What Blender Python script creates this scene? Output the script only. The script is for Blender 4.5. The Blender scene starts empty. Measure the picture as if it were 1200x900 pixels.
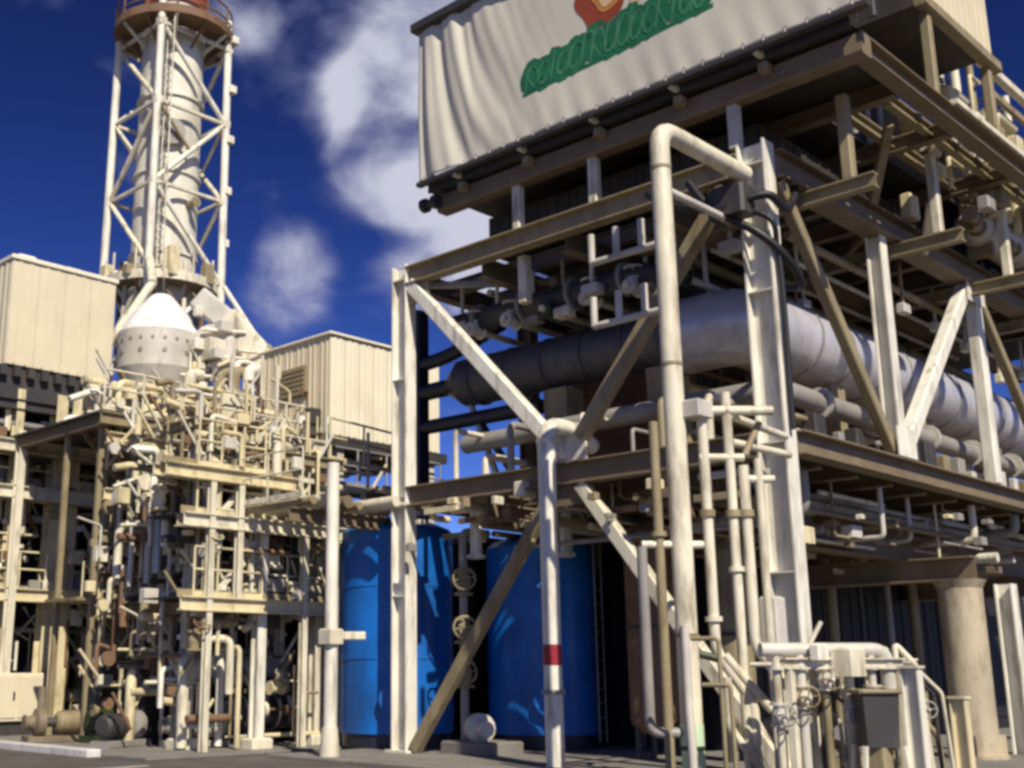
import bpy, math, random
from mathutils import Vector, Matrix, noise

# ------------------------------------------------------------------ scene, camera, sky, sun
scene = bpy.context.scene
C = scene.collection
R = math.radians
HEAD = R(46)                                   # compass heading of the view, from +X
PITCH = math.atan(335 / 1380)
cam_d = bpy.data.cameras.new('camera')
cam = bpy.data.objects.new('camera', cam_d); C.objects.link(cam)
cam.location = (0, 0, 1.7)
cam.rotation_euler = (R(90) + PITCH, 0, HEAD - R(90))
cam_d.sensor_width = 36; cam_d.lens = 36 * 1380 / 1200
cam_d.shift_x = 130 / 1200
cam_d.clip_end = 6000
scene.camera = cam
scene.view_settings.view_transform = 'Standard'
scene.view_settings.look = 'None'
scene.view_settings.gamma = 1
scene.view_settings.exposure = 0.35
scene.render.engine = 'CYCLES'
scene.cycles.use_denoising = True
scene.cycles.max_bounces = 5
scene.cycles.diffuse_bounces = 2
scene.cycles.filter_width = 3.2

SUN_TO = Vector((-0.41, -0.912, 0)).normalized()
SUN_EL = R(43)
to_sun = Vector((SUN_TO.x * math.cos(SUN_EL), SUN_TO.y * math.cos(SUN_EL), math.sin(SUN_EL)))
sd = bpy.data.lights.new('sun', 'SUN'); sd.energy = 4.3; sd.angle = R(0.5); sd.color = (1, 0.92, 0.765)
so = bpy.data.objects.new('sun', sd); C.objects.link(so)
so.rotation_euler = to_sun.to_track_quat('Z', 'Y').to_euler()

world = bpy.data.worlds.new('World'); scene.world = world; world.use_nodes = True
nt = world.node_tree; nt.nodes.clear()
def N(t, **k):
    n = nt.nodes.new(t)
    for a, b in k.items(): setattr(n, a, b)
    return n
def L(a, b): nt.links.new(a, b)
def math_n(op, a, b=None, clamp=False):
    n = N('ShaderNodeMath', operation=op, use_clamp=clamp)
    for i, v in enumerate((a, b)):
        if v is None: continue
        if hasattr(v, 'is_output'): L(v, n.inputs[i])
        else: n.inputs[i].default_value = v
    return n.outputs[0]
out = N('ShaderNodeOutputWorld'); bg = N('ShaderNodeBackground'); bg.inputs[1].default_value = 0.055
L(bg.outputs[0], out.inputs[0])
sky = N('ShaderNodeTexSky', sky_type='NISHITA', sun_disc=False)
sky.sun_elevation = SUN_EL; sky.sun_rotation = math.atan2(SUN_TO.x, SUN_TO.y)
sky.altitude = 1500; sky.air_density = 1.0; sky.dust_density = 0.2; sky.ozone_density = 4.0
tint = N('ShaderNodeMix', data_type='RGBA', blend_type='MULTIPLY'); tint.inputs[0].default_value = 1
gam = N('ShaderNodeGamma'); gam.inputs[1].default_value = 2.0; L(sky.outputs[0], gam.inputs[0])
L(gam.outputs[0], tint.inputs[6]); tint.inputs[7].default_value = (0.190, 0.152, 0.200, 1)   # deep sky through a polarising filter
tc = N('ShaderNodeTexCoord')
mp = N('ShaderNodeMapping'); mp.inputs['Location'].default_value = (3.1, 0.6, 1.7); mp.inputs['Scale'].default_value = (1, 1, 1.35)
L(tc.outputs['Generated'], mp.inputs[0])
n1 = N('ShaderNodeTexNoise'); n1.inputs['Scale'].default_value = 9.5; n1.inputs['Detail'].default_value = 6; n1.inputs['Roughness'].default_value = 0.5
n1.inputs['Distortion'].default_value = 0.25
n2 = N('ShaderNodeTexNoise'); n2.inputs['Scale'].default_value = 2.6; n2.inputs['Detail'].default_value = 3
L(mp.outputs[0], n1.inputs[0]); L(mp.outputs[0], n2.inputs[0])
def bank(d, inner, outer, gain):               # a cloud bank round one direction of the sky
    v = Vector(d).normalized()
    vd = N('ShaderNodeVectorMath', operation='DOT_PRODUCT'); L(tc.outputs['Generated'], vd.inputs[0]); vd.inputs[1].default_value = v
    mr = N('ShaderNodeMapRange', interpolation_type='SMOOTHSTEP'); L(vd.outputs['Value'], mr.inputs[0])
    mr.inputs[1].default_value = math.cos(R(outer)); mr.inputs[2].default_value = math.cos(R(inner))
    mr.inputs[3].default_value = 0; mr.inputs[4].default_value = gain
    return mr.outputs[0]
cov = math_n('MULTIPLY', n2.outputs['Fac'], 0.20)
for d, i, o, g in (((0.615, 0.620, 0.487), 0.5, 5.6, 0.34), ((0.650, 0.615, 0.455), 1.0, 7.5, 0.45), ((0.622, 0.655, 0.430), 0.5, 5.0, 0.34), ((0.615, 0.680, 0.395), 0.3, 3.4, 0.30),
                   ((0.587, 0.743, 0.325), 0.3, 3.3, 0.40), ((0.70, 0.635, 0.36), 0.5, 6.0, 0.34), ((0.655, 0.69, 0.31), 0.3, 2.8, 0.26),
                   ((0.500, 0.70, 0.51), 0.2, 2.2, 0.20), ((-0.5, 0.6, 0.5), 2, 12, 0.3), ((0.7, -0.5, 0.45), 2, 12, 0.3), ((-0.7, -0.4, 0.5), 2, 10, 0.3), ((0.93, 0.2, 0.3), 1, 6, 0.3)):
    cov = math_n('ADD', cov, bank(d, i, o, g))
cov = math_n('MINIMUM', cov, 0.64)
dens = math_n('ADD', math_n('MULTIPLY', n1.outputs['Fac'], 1.5), math_n('ADD', cov, -0.27))
mk = N('ShaderNodeMapRange', interpolation_type='SMOOTHSTEP'); L(dens, mk.inputs[0])
mk.inputs[1].default_value = 0.62; mk.inputs[2].default_value = 1.22; mk.inputs[3].default_value = 0; mk.inputs[4].default_value = 0.94
cl = N('ShaderNodeMix', data_type='RGBA'); cl.inputs[6].default_value = (4.2, 4.5, 7.4, 1); cl.inputs[7].default_value = (9.0, 9.1, 10.8, 1)
mk2 = N('ShaderNodeMapRange'); L(dens, mk2.inputs[0]); mk2.inputs[1].default_value = 0.8; mk2.inputs[2].default_value = 1.12
L(mk2.outputs[0], cl.inputs[0])
mx = N('ShaderNodeMix', data_type='RGBA'); L(mk.outputs[0], mx.inputs[0]); L(tint.outputs[2], mx.inputs[6]); L(cl.outputs[2], mx.inputs[7])
L(mx.outputs[2], bg.inputs[0])

# ------------------------------------------------------------------ materials
def mat(name, col, rough=0.5, metal=0.0, var=0.18, dirt=None, amount=0.0, dscale=3.0, streak=0.35, bump=0.15, bscale=30, coat=0.0, vscale=1.3):
    m = bpy.data.materials.new(name); m.use_nodes = True
    t = m.node_tree; n = t.nodes; b = n['Principled BSDF']
    geo = n.new('ShaderNodeNewGeometry')
    ns = n.new('ShaderNodeTexNoise'); ns.inputs['Scale'].default_value = vscale; ns.inputs['Detail'].default_value = 6
    t.links.new(geo.outputs['Position'], ns.inputs[0])
    ramp = n.new('ShaderNodeMapRange'); t.links.new(ns.outputs['Fac'], ramp.inputs[0])
    ramp.inputs[1].default_value = 0.3; ramp.inputs[2].default_value = 0.7; ramp.inputs[3].default_value = 1 - var; ramp.inputs[4].default_value = 1 + var * 0.5
    mul = n.new('ShaderNodeMix'); mul.data_type = 'RGBA'; mul.blend_type = 'MULTIPLY'; mul.inputs[0].default_value = 1
    mul.inputs[6].default_value = (*col, 1); t.links.new(ramp.outputs[0], mul.inputs[7])
    last = mul.outputs[2]
    if dirt:
        mpn = n.new('ShaderNodeMapping'); mpn.inputs['Scale'].default_value = (dscale, dscale, dscale * streak)
        t.links.new(geo.outputs['Position'], mpn.inputs[0])
        dn = n.new('ShaderNodeTexNoise'); dn.inputs['Scale'].default_value = 1; dn.inputs['Detail'].default_value = 8; dn.inputs['Roughness'].default_value = 0.65
        t.links.new(mpn.outputs[0], dn.inputs[0])
        mr = n.new('ShaderNodeMapRange'); t.links.new(dn.outputs['Fac'], mr.inputs[0])
        mr.inputs[1].default_value = 0.5; mr.inputs[2].default_value = 0.72; mr.inputs[3].default_value = 0; mr.inputs[4].default_value = amount
        dm = n.new('ShaderNodeMix'); dm.data_type = 'RGBA'; t.links.new(mr.outputs[0], dm.inputs[0])
        t.links.new(last, dm.inputs[6]); dm.inputs[7].default_value = (*dirt, 1); last = dm.outputs[2]
    t.links.new(last, b.inputs['Base Color'])
    b.inputs['Roughness'].default_value = rough; b.inputs['Metallic'].default_value = metal
    b.inputs['Coat Weight'].default_value = coat
    if bump:
        bn = n.new('ShaderNodeTexNoise'); bn.inputs['Scale'].default_value = bscale; bn.inputs['Detail'].default_value = 4
        t.links.new(geo.outputs['Position'], bn.inputs[0])
        bp = n.new('ShaderNodeBump'); bp.inputs['Strength'].default_value = bump; bp.inputs['Distance'].default_value = 0.02
        t.links.new(bn.outputs['Fac'], bp.inputs['Height']); t.links.new(bp.outputs[0], b.inputs['Normal'])
    return m
RUST = (0.13, 0.065, 0.025)
GRIME = (0.12, 0.095, 0.06)
CREAM = mat('cream_paint', (0.74, 0.68, 0.52), 0.5, dirt=(0.16, 0.105, 0.05), amount=0.8, dscale=4.5, streak=0.22)
WHITE = mat('white_paint', (0.83, 0.79, 0.67), 0.45, dirt=(0.2, 0.14, 0.075), amount=0.75, dscale=5, streak=0.16)
AGED = mat('aged_cream_paint', (0.50, 0.42, 0.29), 0.55, dirt=GRIME, amount=0.7)
YELLOW = mat('yellow_cream_paint', (0.72, 0.62, 0.385), 0.5, dirt=GRIME, amount=0.7)
BROWN = mat('weathered_brown_steel', (0.19, 0.142, 0.085), 0.65, dirt=(0.33, 0.27, 0.2), amount=0.45, dscale=2.2, streak=1.0)
OLIVE = mat('olive_steel', (0.30, 0.245, 0.14), 0.6, dirt=RUST, amount=0.7)
RUSTY = mat('rusty_steel', (0.20, 0.115, 0.065), 0.75, dirt=RUST, amount=0.8)
DARK = mat('dark_steel', (0.045, 0.042, 0.042), 0.55, dirt=(0.12, 0.09, 0.06), amount=0.5)
NAVY = mat('navy_and_shade_black', (0.016, 0.018, 0.034), 0.4)
BLACK = mat('shade_black', (0.016, 0.015, 0.015), 0.6)  # near-black that stands for deep shade in the gaps
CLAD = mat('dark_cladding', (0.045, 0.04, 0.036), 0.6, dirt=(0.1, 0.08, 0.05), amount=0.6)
PANEL = mat('cream_cladding', (0.70, 0.62, 0.44), 0.55, var=0.06, dirt=(0.45, 0.36, 0.22), amount=0.3, dscale=1.4, streak=0.25)
PANELW = mat('pale_cladding', (0.82, 0.76, 0.60), 0.55, var=0.06, dirt=(0.45, 0.38, 0.26), amount=0.3, dscale=1.6, streak=0.2)
DUCT_SHADE = mat('shaded_jacket', (0.075, 0.075, 0.085), 0.5, metal=0.3, dirt=(0.2, 0.18, 0.16), amount=0.4, bump=0.3, bscale=5)  # shade on the left duct run put into a dark colour
SILVER = mat('aluminium_jacket', (0.66, 0.65, 0.69), 0.36, metal=0.35, var=0.15, dirt=(0.2, 0.18, 0.16), amount=0.35, bump=0.6, bscale=3.5)
GALV = mat('galvanised_steel', (0.45, 0.44, 0.42), 0.5, metal=0.5, dirt=GRIME, amount=0.4)
GREY = mat('grey_paint', (0.30, 0.28, 0.25), 0.5, dirt=GRIME, amount=0.4)
PALEGREY = mat('pale_grey_paint', (0.60, 0.56, 0.49), 0.5, dirt=GRIME, amount=0.35)
BLUE = mat('blue_tank_paint', (0.004, 0.14, 0.53), 0.45, var=0.3, dirt=(0.01, 0.05, 0.16), amount=0.7, dscale=1.2, coat=0.08)
HOOD = mat('white_hood_paint', (0.84, 0.83, 0.80), 0.45, dirt=(0.3, 0.28, 0.25), amount=0.3)
STACKM = mat('stack_paint', (0.72, 0.68, 0.57), 0.5, dirt=(0.25, 0.2, 0.13), amount=0.5, dscale=1.5)
REDTOP = mat('red_stack_band', (0.30, 0.055, 0.03), 0.6, dirt=RUST, amount=0.5)
REDBAND = mat('dark_red_band', (0.30, 0.02, 0.03), 0.45)
GREENP = mat('green_machine_paint', (0.022, 0.042, 0.014), 0.5, dirt=GRIME, amount=0.5)
PALEGREEN = mat('pale_green_band', (0.55, 0.72, 0.48), 0.5)
CABLE = mat('black_cable', (0.012, 0.012, 0.014), 0.5)
BANNER = mat('banner_cloth', (0.65, 0.615, 0.505), 0.7, var=0.05, dirt=(0.5, 0.46, 0.4), amount=0.3, dscale=1.2, bump=0.05)
INKG = mat('green_ink', (0.012, 0.15, 0.065), 0.6, var=0.25, vscale=4)
INKL = mat('pale_green_ink', (0.06, 0.24, 0.125), 0.6, var=0.3, vscale=6)
INKR = mat('brick_red_ink', (0.33, 0.06, 0.025), 0.6)
INKO = mat('orange_ink', (0.62, 0.25, 0.07), 0.6)
INKY = mat('peach_ink', (0.78, 0.52, 0.29), 0.6)
INKP = mat('faded_green_ink', (0.56, 0.585, 0.50), 0.7)
ASPH = mat('asphalt', (0.105, 0.093, 0.08), 0.9, var=0.35, dirt=(0.16, 0.148, 0.142), amount=0.6, dscale=0.5, streak=1, bump=0.5, bscale=60)
CONC = mat('concrete', (0.22, 0.205, 0.18), 0.85, var=0.25, dirt=(0.15, 0.13, 0.1), amount=0.5, dscale=0.8, bump=0.3)
KERBM = mat('whitewashed_concrete', (0.62, 0.60, 0.57), 0.8, dirt=(0.25, 0.22, 0.2), amount=0.5)
GLASSM = mat('gauge_glass', (0.5, 0.52, 0.55), 0.15)

# ------------------------------------------------------------------ mesh building
def V(*a): return Vector(a)
def frame(d, up):
    d = d.normalized(); s = d.cross(up)
    if s.length < 1e-4: s = d.cross(Vector((1, 0, 0)))
    s.normalize(); u = s.cross(d).normalized()
    return s, u
class M:
    def __init__(s): s.v = []; s.f = []; s.sm = []
    def add(s, vs, fs, smooth=False):
        b = len(s.v); s.v += [Vector(x) for x in vs]
        for f in fs: s.f.append([i + b for i in f]); s.sm.append(smooth)
        return s
    def box(s, x0, x1, y0, y1, z0, z1):
        return s.add([(x0,y0,z0),(x1,y0,z0),(x1,y1,z0),(x0,y1,z0),(x0,y0,z1),(x1,y0,z1),(x1,y1,z1),(x0,y1,z1)],
                     [(0,3,2,1),(4,5,6,7),(0,1,5,4),(1,2,6,5),(2,3,7,6),(3,0,4,7)])
    def cbox(s, x0, x1, y0, y1, z0, z1, c=0.02):       # box with chamfered upright and top edges
        prof = [(x0+c,y0),(x1-c,y0),(x1,y0+c),(x1,y1-c),(x1-c,y1),(x0+c,y1),(x0,y1-c),(x0,y0+c)]
        mx_, my_ = (x0+x1)/2, (y0+y1)/2
        def ins(p): return (p[0] + (c if p[0] < mx_ else -c), p[1] + (c if p[1] < my_ else -c))
        vs = [(*p, z0) for p in prof] + [(*p, z1 - c) for p in prof] + [(*ins(p), z1) for p in prof]
        fs = [tuple(range(7, -1, -1)), tuple(range(16, 24))]
        for k in (0, 8):
            for i in range(8): j = (i + 1) % 8; fs.append((k+i, k+j, k+8+j, k+8+i))
        return s.add(vs, fs)
    def extr(s, a, b, prof, up):
        a, b = Vector(a), Vector(b); sd_, u = frame(b - a, Vector(up)); n = len(prof)
        vs = [a + sd_ * p + u * q for p, q in prof] + [b + sd_ * p + u * q for p, q in prof]
        fs = [tuple(range(n)), tuple(range(2*n-1, n-1, -1))] + [(i, i + n, (i + 1) % n + n, (i + 1) % n) for i in range(n)]
        return s.add(vs, fs)
    def H(s, a, b, d=0.4, bf=0.3, up=(0, 0, 1), tf=0.03, tw=0.022):
        h, w, t = d/2, bf/2, tw/2
        return s.extr(a, b, [(-w,-h),(w,-h),(w,-h+tf),(t,-h+tf),(t,h-tf),(w,h-tf),(w,h),(-w,h),(-w,h-tf),(-t,h-tf),(-t,-h+tf),(-w,-h+tf)], up)
    def rect(s, a, b, w, h, up=(0, 0, 1)):
        c = min(w, h) * 0.12; w /= 2; h /= 2
        return s.extr(a, b, [(-w+c,-h),(w-c,-h),(w,-h+c),(w,h-c),(w-c,h),(-w+c,h),(-w,h-c),(-w,-h+c)], up)
    def U(s, a, b, d, bf, up=(0, 0, 1), t=0.02):
        h = d/2
        return s.extr(a, b, [(0,-h),(bf,-h),(bf,-h+t),(t,-h+t),(t,h-t),(bf,h-t),(bf,h),(0,h)], up)
    def tube(s, pts, r, bend=None, n=12, closed=True):
        pts = [Vector(p) for p in pts]; bend = bend or r * 2.2
        path = [pts[0]]
        for i in range(1, len(pts) - 1):
            p, q, w = pts[i-1], pts[i], pts[i+1]
            d0 = (p - q); d1 = (w - q); l = min(bend, d0.length * 0.48, d1.length * 0.48)
            a = q + d0.normalized() * l; b = q + d1.normalized() * l
            for k in range(6):
                t = k / 5; path.append(a * (1-t)**2 + q * 2*t*(1-t) + b * t*t)
        path.append(pts[-1])
        rings = []; up = Vector((0.13, 0.31, 0.94))
        for i, p in enumerate(path):
            d = (path[min(i+1, len(path)-1)] - path[max(i-1, 0)])
            sd_, u = frame(d, up); up = u
            rings.append([p + sd_ * (r * math.cos(2*math.pi*k/n)) + u * (r * math.sin(2*math.pi*k/n)) for k in range(n)])
        vs = [x for g in rings for x in g]; fs = []
        for i in range(len(rings) - 1):
            for k in range(n): fs.append((i*n+k, i*n+(k+1)%n, (i+1)*n+(k+1)%n, (i+1)*n+k))
        s.add(vs, fs, True)
        if closed: s.add(rings[0], [tuple(range(n-1, -1, -1))]); s.add(rings[-1], [tuple(range(n))])
        return s
    def lathe(s, base, axis, prof, n=24):              # prof: (radius, distance along axis)
        base = Vector(base); axis = Vector(axis).normalized(); sd_, u = frame(axis, Vector((0.1, 0.2, 0.97)) if abs(axis.z) < 0.9 else Vector((1, 0, 0)))
        for (r0, h0), (r1, h1) in zip(prof, prof[1:]):
            ra = [base + axis*h0 + (sd_*math.cos(2*math.pi*k/n) + u*math.sin(2*math.pi*k/n))*max(r0, 1e-4) for k in range(n)]
            rb = [base + axis*h1 + (sd_*math.cos(2*math.pi*k/n) + u*math.sin(2*math.pi*k/n))*max(r1, 1e-4) for k in range(n)]
            s.add(ra + rb, [(k, (k+1)%n, n+(k+1)%n, n+k) for k in range(n)], abs(r1-r0) < 0.9*abs(h1-h0) or (r0 > 0.3 and abs(h1-h0) > 0.02))
        return s
    def disc(s, c, axis, r, t, n=16):
        return s.lathe(Vector(c) - Vector(axis).normalized()*t/2, axis, [(0, 0), (r, 0), (r, t), (0, t)], n)
    def ring(s, c, axis, r, rt, n=20):                 # a handwheel rim
        c = Vector(c); sd_, u = frame(Vector(axis), Vector((0.2, 0.1, 0.97)))
        return s.tube([c + (sd_*math.cos(2*math.pi*k/n) + u*math.sin(2*math.pi*k/n))*r for k in range(n+1)], rt, bend=0.001, n=6, closed=False)
ORG = {}
def obj(name, m, material, parent=None, smooth=None):
    """links one mesh object; m is in world coordinates, or an existing mesh"""
    if isinstance(m, M):
        o3 = ORG[parent] if parent is not None else Vector((0, 0, 0))
        me = bpy.data.meshes.new(name); me.from_pydata([tuple(v - o3) for v in m.v], [], m.f)
        me.polygons.foreach_set('use_smooth', m.sm); me.materials.append(material)
        me.update()
    else: me = m; o3 = ORG[parent] if parent is not None else Vector((0, 0, 0))
    o = bpy.data.objects.new(name, me); C.objects.link(o)
    if parent is not None: o.parent = parent
    ORG[o] = o3
    return o
def thing(name, label, cat, loc, group=None):
    o = bpy.data.objects.new(name, None); C.objects.link(o); o.location = loc; o.empty_display_size = 0.3
    o['label'] = label; o['category'] = cat
    if group: o['group'] = group
    ORG[o] = Vector(loc); return o
def structure(name, m, material):
    o = obj(name, m, material); o['kind'] = 'structure'; return o
def flange(parent, c, axis, r, material, t=0.07): return obj('flange', M().disc(c, axis, r, t, 14), material, parent)
def valve(parent, c, axis, r, material, wheel=(0, 0, 1), wm=None):
    """a flanged gate valve on a pipe of radius r: body, bonnet, handwheel"""
    c = Vector(c); a = Vector(axis).normalized(); w = Vector(wheel).normalized()
    b = M().lathe(c - a*r*2.4, a, [(0,0),(r*1.9,0),(r*1.9,r*.5),(r*1.15,r*.5),(r*1.5,r*2.4),(r*1.15,r*4.3),(r*1.9,r*4.3),(r*1.9,r*4.8),(0,r*4.8)], 12)
    vb = obj('valve_body', b, material, parent)
    obj('valve_bonnet', M().lathe(c, w, [(r*1.1,0),(r*0.9,r*2.2),(r*1.3,r*2.2),(r*1.3,r*2.7),(r*.3,r*2.7),(r*.3,r*5.4),(0,r*5.4)], 10), material, vb)
    hw = M().ring(c + w*r*4.9, w, r*2.1, r*.22)
    s_, u = frame(w, Vector((0.3, 0.5, 0.8)))
    for d in (s_, u): hw.tube([c + w*r*4.9 - d*r*2.1, c + w*r*4.9 + d*r*2.1], r*.16, n=6)
    obj('handwheel', hw, wm or material, vb)
    return vb
def handrail(parent, a, b, material, h=1.05, step=1.2, r=0.022):
    a, b = Vector(a), Vector(b); n = max(1, round((b - a).length / step)); z = Vector((0, 0, 1))
    m = M()
    for i in range(n + 1): p = a.lerp(b, i / n); m.tube([p, p + z*h], r, n=6)
    for k in (h, h*.55): m.tube([a + z*k, b + z*k], r, n=6)
    s_, u = frame(b - a, z)
    m.rect(a + z*.06, b + z*.06, 0.012, 0.12)
    return obj('handrail', m, material, parent)
def panel_wall(parent, axis, plane, a0, a1, z0, z1, outward, material, n, t=0.05, gap=0.012, name='wall_panel'):
    """upright cladding panels side by side on a wall; axis 'x' or 'y' is the way the wall runs"""
    w = (a1 - a0) / n; first = None
    for i in range(n):
        lo, hi = a0 + i*w + gap, a0 + (i+1)*w - gap
        p0, p1 = sorted((plane, plane + outward*t))
        m = M()
        rib = 0.022 * outward
        if axis == 'x':
            m.box(lo, hi, p0, p1, z0, z1)
            for k in (0.3, 0.7): c = lo + (hi-lo)*k; m.box(c - .035, c + .035, *sorted((plane + outward*t, plane + outward*t + rib)), z0 + .03, z1 - .03)
        else:
            m.box(p0, p1, lo, hi, z0, z1)
            for k in (0.3, 0.7): c = lo + (hi-lo)*k; m.box(*sorted((plane + outward*t, plane + outward*t + rib)), c - .035, c + .035, z0 + .03, z1 - .03)
        obj(name, m, material, parent)

# ------------------------------------------------------------------ the ground
g = M()
S = 3000; g.add([(-S,-S,0),(S,-S,0),(S,S,0),(-S,S,0)], [(0,1,2,3)])
structure('ground', g, ASPH)
apron = structure('plant_apron', M().box(15.22, 60, 6.52, 19.58, 0.004, 0.035), DARK)
for i in range(8):
    for j in range(5): obj('slab', M().cbox(15.2 + i*2.9, 15.2 + i*2.9 + 2.87, 6.5 + j*2.62, 6.5 + j*2.62 + 2.59, 0.006, 0.06, .008), CONC, apron)
yard = structure('yard_pavement', M().box(12.92, 60, 20.42, 60, 0.004, 0.03), DARK)
for i in range(5):
    for j in range(6): obj('slab', M().cbox(12.9 + i*2.9, 12.9 + i*2.9 + 2.87, 20.4 + j*2.7, 20.4 + j*2.7 + 2.67, 0.006, 0.055, .008), CONC, yard)
structure('painted_line', M().box(8.0, 12.3, 19.3, 19.42, 0.003, 0.006), KERBM)
k = M()
structure('kerb', M().cbox(12.55, 12.87, 22.0, 60, 0.004, 0.15), KERBM)

# ------------------------------------------------------------------ process module (the steel structure carrying the banner)
rng = random.Random(7)
X0, Y0, Y1, ZM, ZT = 17.57, 9.17, 18.14, 5.5, 10.5
mod = thing('process_module', 'tall cream and brown steel process structure standing under the banner', 'steel structure', (X0, Y0, 0))
def col(name, x, y, z0, z1, d, bf, material, parent=mod):
    c = obj(name, M().H((x,y,z0),(x,y,z1), d, bf, up=(0,1,0), tf=max(.03, d*.06), tw=max(.02, d*.04)), material, parent)
    obj('base_plate', M().box(x-bf*.8, x+bf*.8, y-d*.75, y+d*.75, z0, z0+.045), material, c)
    return c
c1 = col('column', 17.66, 9.40, 0.06, 10.62, 0.52, 0.36, WHITE)
c2 = col('column', 17.60, 18.14, 0.06, 10.55, 0.44, 0.32, WHITE)
# gusset stiffeners on the corner columns
for cx_, cy_, d, bf in ((17.66, 9.40, .52, .36), (17.60, 18.14, .44, .32)):
    for z in (3.2, 5.3, 7.9, 10.2):
        obj('stiffener', M().box(cx_ - bf/2 + .004, cx_ - .02, cy_ - d/2 + .035, cy_ + d/2 - .035, z, z + .025), WHITE, mod)
# chords; shade on the top chords is put into olive and brown
obj('top_chord', M().H((X0, 9.67, 10.27), (X0, 17.91, 10.27), 0.42, 0.30), OLIVE, mod)
obj('top_chord', M().H((17.86, Y0, 10.25), (36, Y0, 10.25), 0.52, 0.34), BROWN, mod)
obj('chord_flange_plate', M().box(18.2, 36, Y0 - .26, Y0 + .2, 9.93, 9.985), BROWN, mod)
obj('floor_chord', M().H((X0, 9.67, 5.3), (X0, 17.91, 5.3), 0.42, 0.30), BROWN, mod)
obj('floor_chord', M().H((17.86, Y0, 5.33), (36, Y0, 5.33), 0.40, 0.34), BROWN, mod)
obj('back_chord', M().H((17.86, Y1, 5.3), (36, Y1, 5.3), 0.42, 0.30), BROWN, mod)
obj('back_chord', M().H((17.86, Y1, 10.27), (36, Y1, 10.27), 0.42, 0.30), BROWN, mod)
for x in (21.9, 26.4, 31.0, 35.5):
    col('column', x, Y1, 0.06, 10.06, 0.42, 0.32, BROWN)
# right-hand truss, between the floor and the upper chord
def brace(a, b, w, h, material, up=(0, 0, 1)): return obj('brace', M().rect(a, b, w, h, up), material, mod)
brace((17.95, Y0, 9.95), (21.55, Y0, 5.66), 0.20, 0.22, OLIVE)
obj('truss_post', M().H((21.74, Y0, 5.56), (21.74, Y0, 9.92), 0.30, 0.28, up=(0,1,0)), WHITE, mod)
brace((21.98, Y0 - .02, 5.70), (26.02, Y0 - .02, 9.86), 0.26, 0.30, WHITE)
obj('truss_post', M().rect((26.42, Y0 - .03, 5.56), (26.42, Y0 - .03, 9.92), 0.30, 0.28, up=(0,1,0)), WHITE, mod)
obj('gusset', M().box(21.42, 22.2, Y0 - .19, Y0 - .165, 5.54, 6.1), WHITE, mod)
obj('gusset', M().box(25.75, 26.7, Y0 - .20, Y0 - .175, 9.5, 9.92), WHITE, mod)
brace((26.7, Y0, 9.9), (30.7, Y0, 5.66), 0.20, 0.22, OLIVE)
obj('truss_post', M().H((31, Y0, 5.56), (31, Y0, 9.92), 0.30, 0.28, up=(0,1,0)), WHITE, mod)
# left-hand face: V above the floor, inverted V below
brace((X0, 17.86, 10.06), (X0, 13.98, 5.95), 0.24, 0.30, WHITE)
brace((X0, 9.95, 9.98), (X0, 13.32, 5.95), 0.24, 0.28, OLIVE)
brace((X0, 17.78, 0.14), (X0, 13.95, 5.06), 0.22, 0.24, OLIVE)
brace((X0, 9.62, 0.14), (X0, 13.35, 5.06), 0.22, 0.26, CREAM)
obj('gusset', M().box(X0 - .03, X0 + .03, 13.2, 14.1, 5.52, 6.25), WHITE, mod)
obj('gusset', M().box(X0 - .03, X0 + .03, 13.15, 14.15, 4.7, 5.08), BROWN, mod)
obj('gusset', M().box(X0 - .03, X0 + .03, 17.3, 17.9, 9.6, 10.05), OLIVE, mod)
# bracing in plan under the upper floor
obj('plan_brace', M().rect((X0 + .2, 18.0, 10.12), (21.7, 13.65, 10.12), 0.14, 0.14), PALEGREY, mod)
obj('plan_brace', M().rect((21.7, 13.65, 9.98), (X0 + .2, 9.6, 9.98), 0.14, 0.14), PALEGREY, mod)
obj('plan_brace', M().rect((21.9, 9.4, 10.1), (26.2, 13.6, 10.1), 0.14, 0.14), OLIVE, mod)
# floor: joists and plates seen from below
for x in (19.0, 20.4, 21.8, 23.3, 24.8, 26.3, 27.8, 29.3, 30.8, 32.3):
    obj('joist', M().H((x, 9.36, 5.22), (x, 17.95, 5.22), 0.36, 0.2), BROWN, mod)
    obj('upper_joist', M().H((x, 9.36, 10.3), (x, 17.95, 10.3), 0.34, 0.2), BROWN, mod)
for yy in (11.4, 13.65, 15.9):
    obj('girder', M().H((17.75, yy, 4.93), (36, yy, 4.93), 0.5, 0.28), BROWN, mod)
    obj('upper_girder', M().H((17.75, yy, 10.0), (36, yy, 10.0), 0.42, 0.26), OLIVE if yy < 12 else BROWN, mod)
xs = [17.8, 19.4, 21.0, 22.6, 24.2, 25.8, 27.4, 29.0, 30.6, 32.2, 34.0, 36.0]; ys = [9.4, 11.4, 13.65, 15.9, 17.9]
for i in range(len(xs) - 1):
    for j in range(4):
        if (i, j) in ((0, 3), (0, 2)): continue
        obj('floor_plate', M().box(xs[i]+.01, xs[i+1]-.01, ys[j]+.01, ys[j+1]-.01, 5.405, 5.44), BROWN, mod)
        if i >= 1 and (i, j) not in ((1, 2), (2, 2), (1, 3), (1, 1)):
            obj('upper_floor_plate', M().box(xs[i]+.01, xs[i+1]-.01, ys[j]+.01, ys[j+1]-.01, 10.475, 10.51), CLAD, mod)
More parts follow.
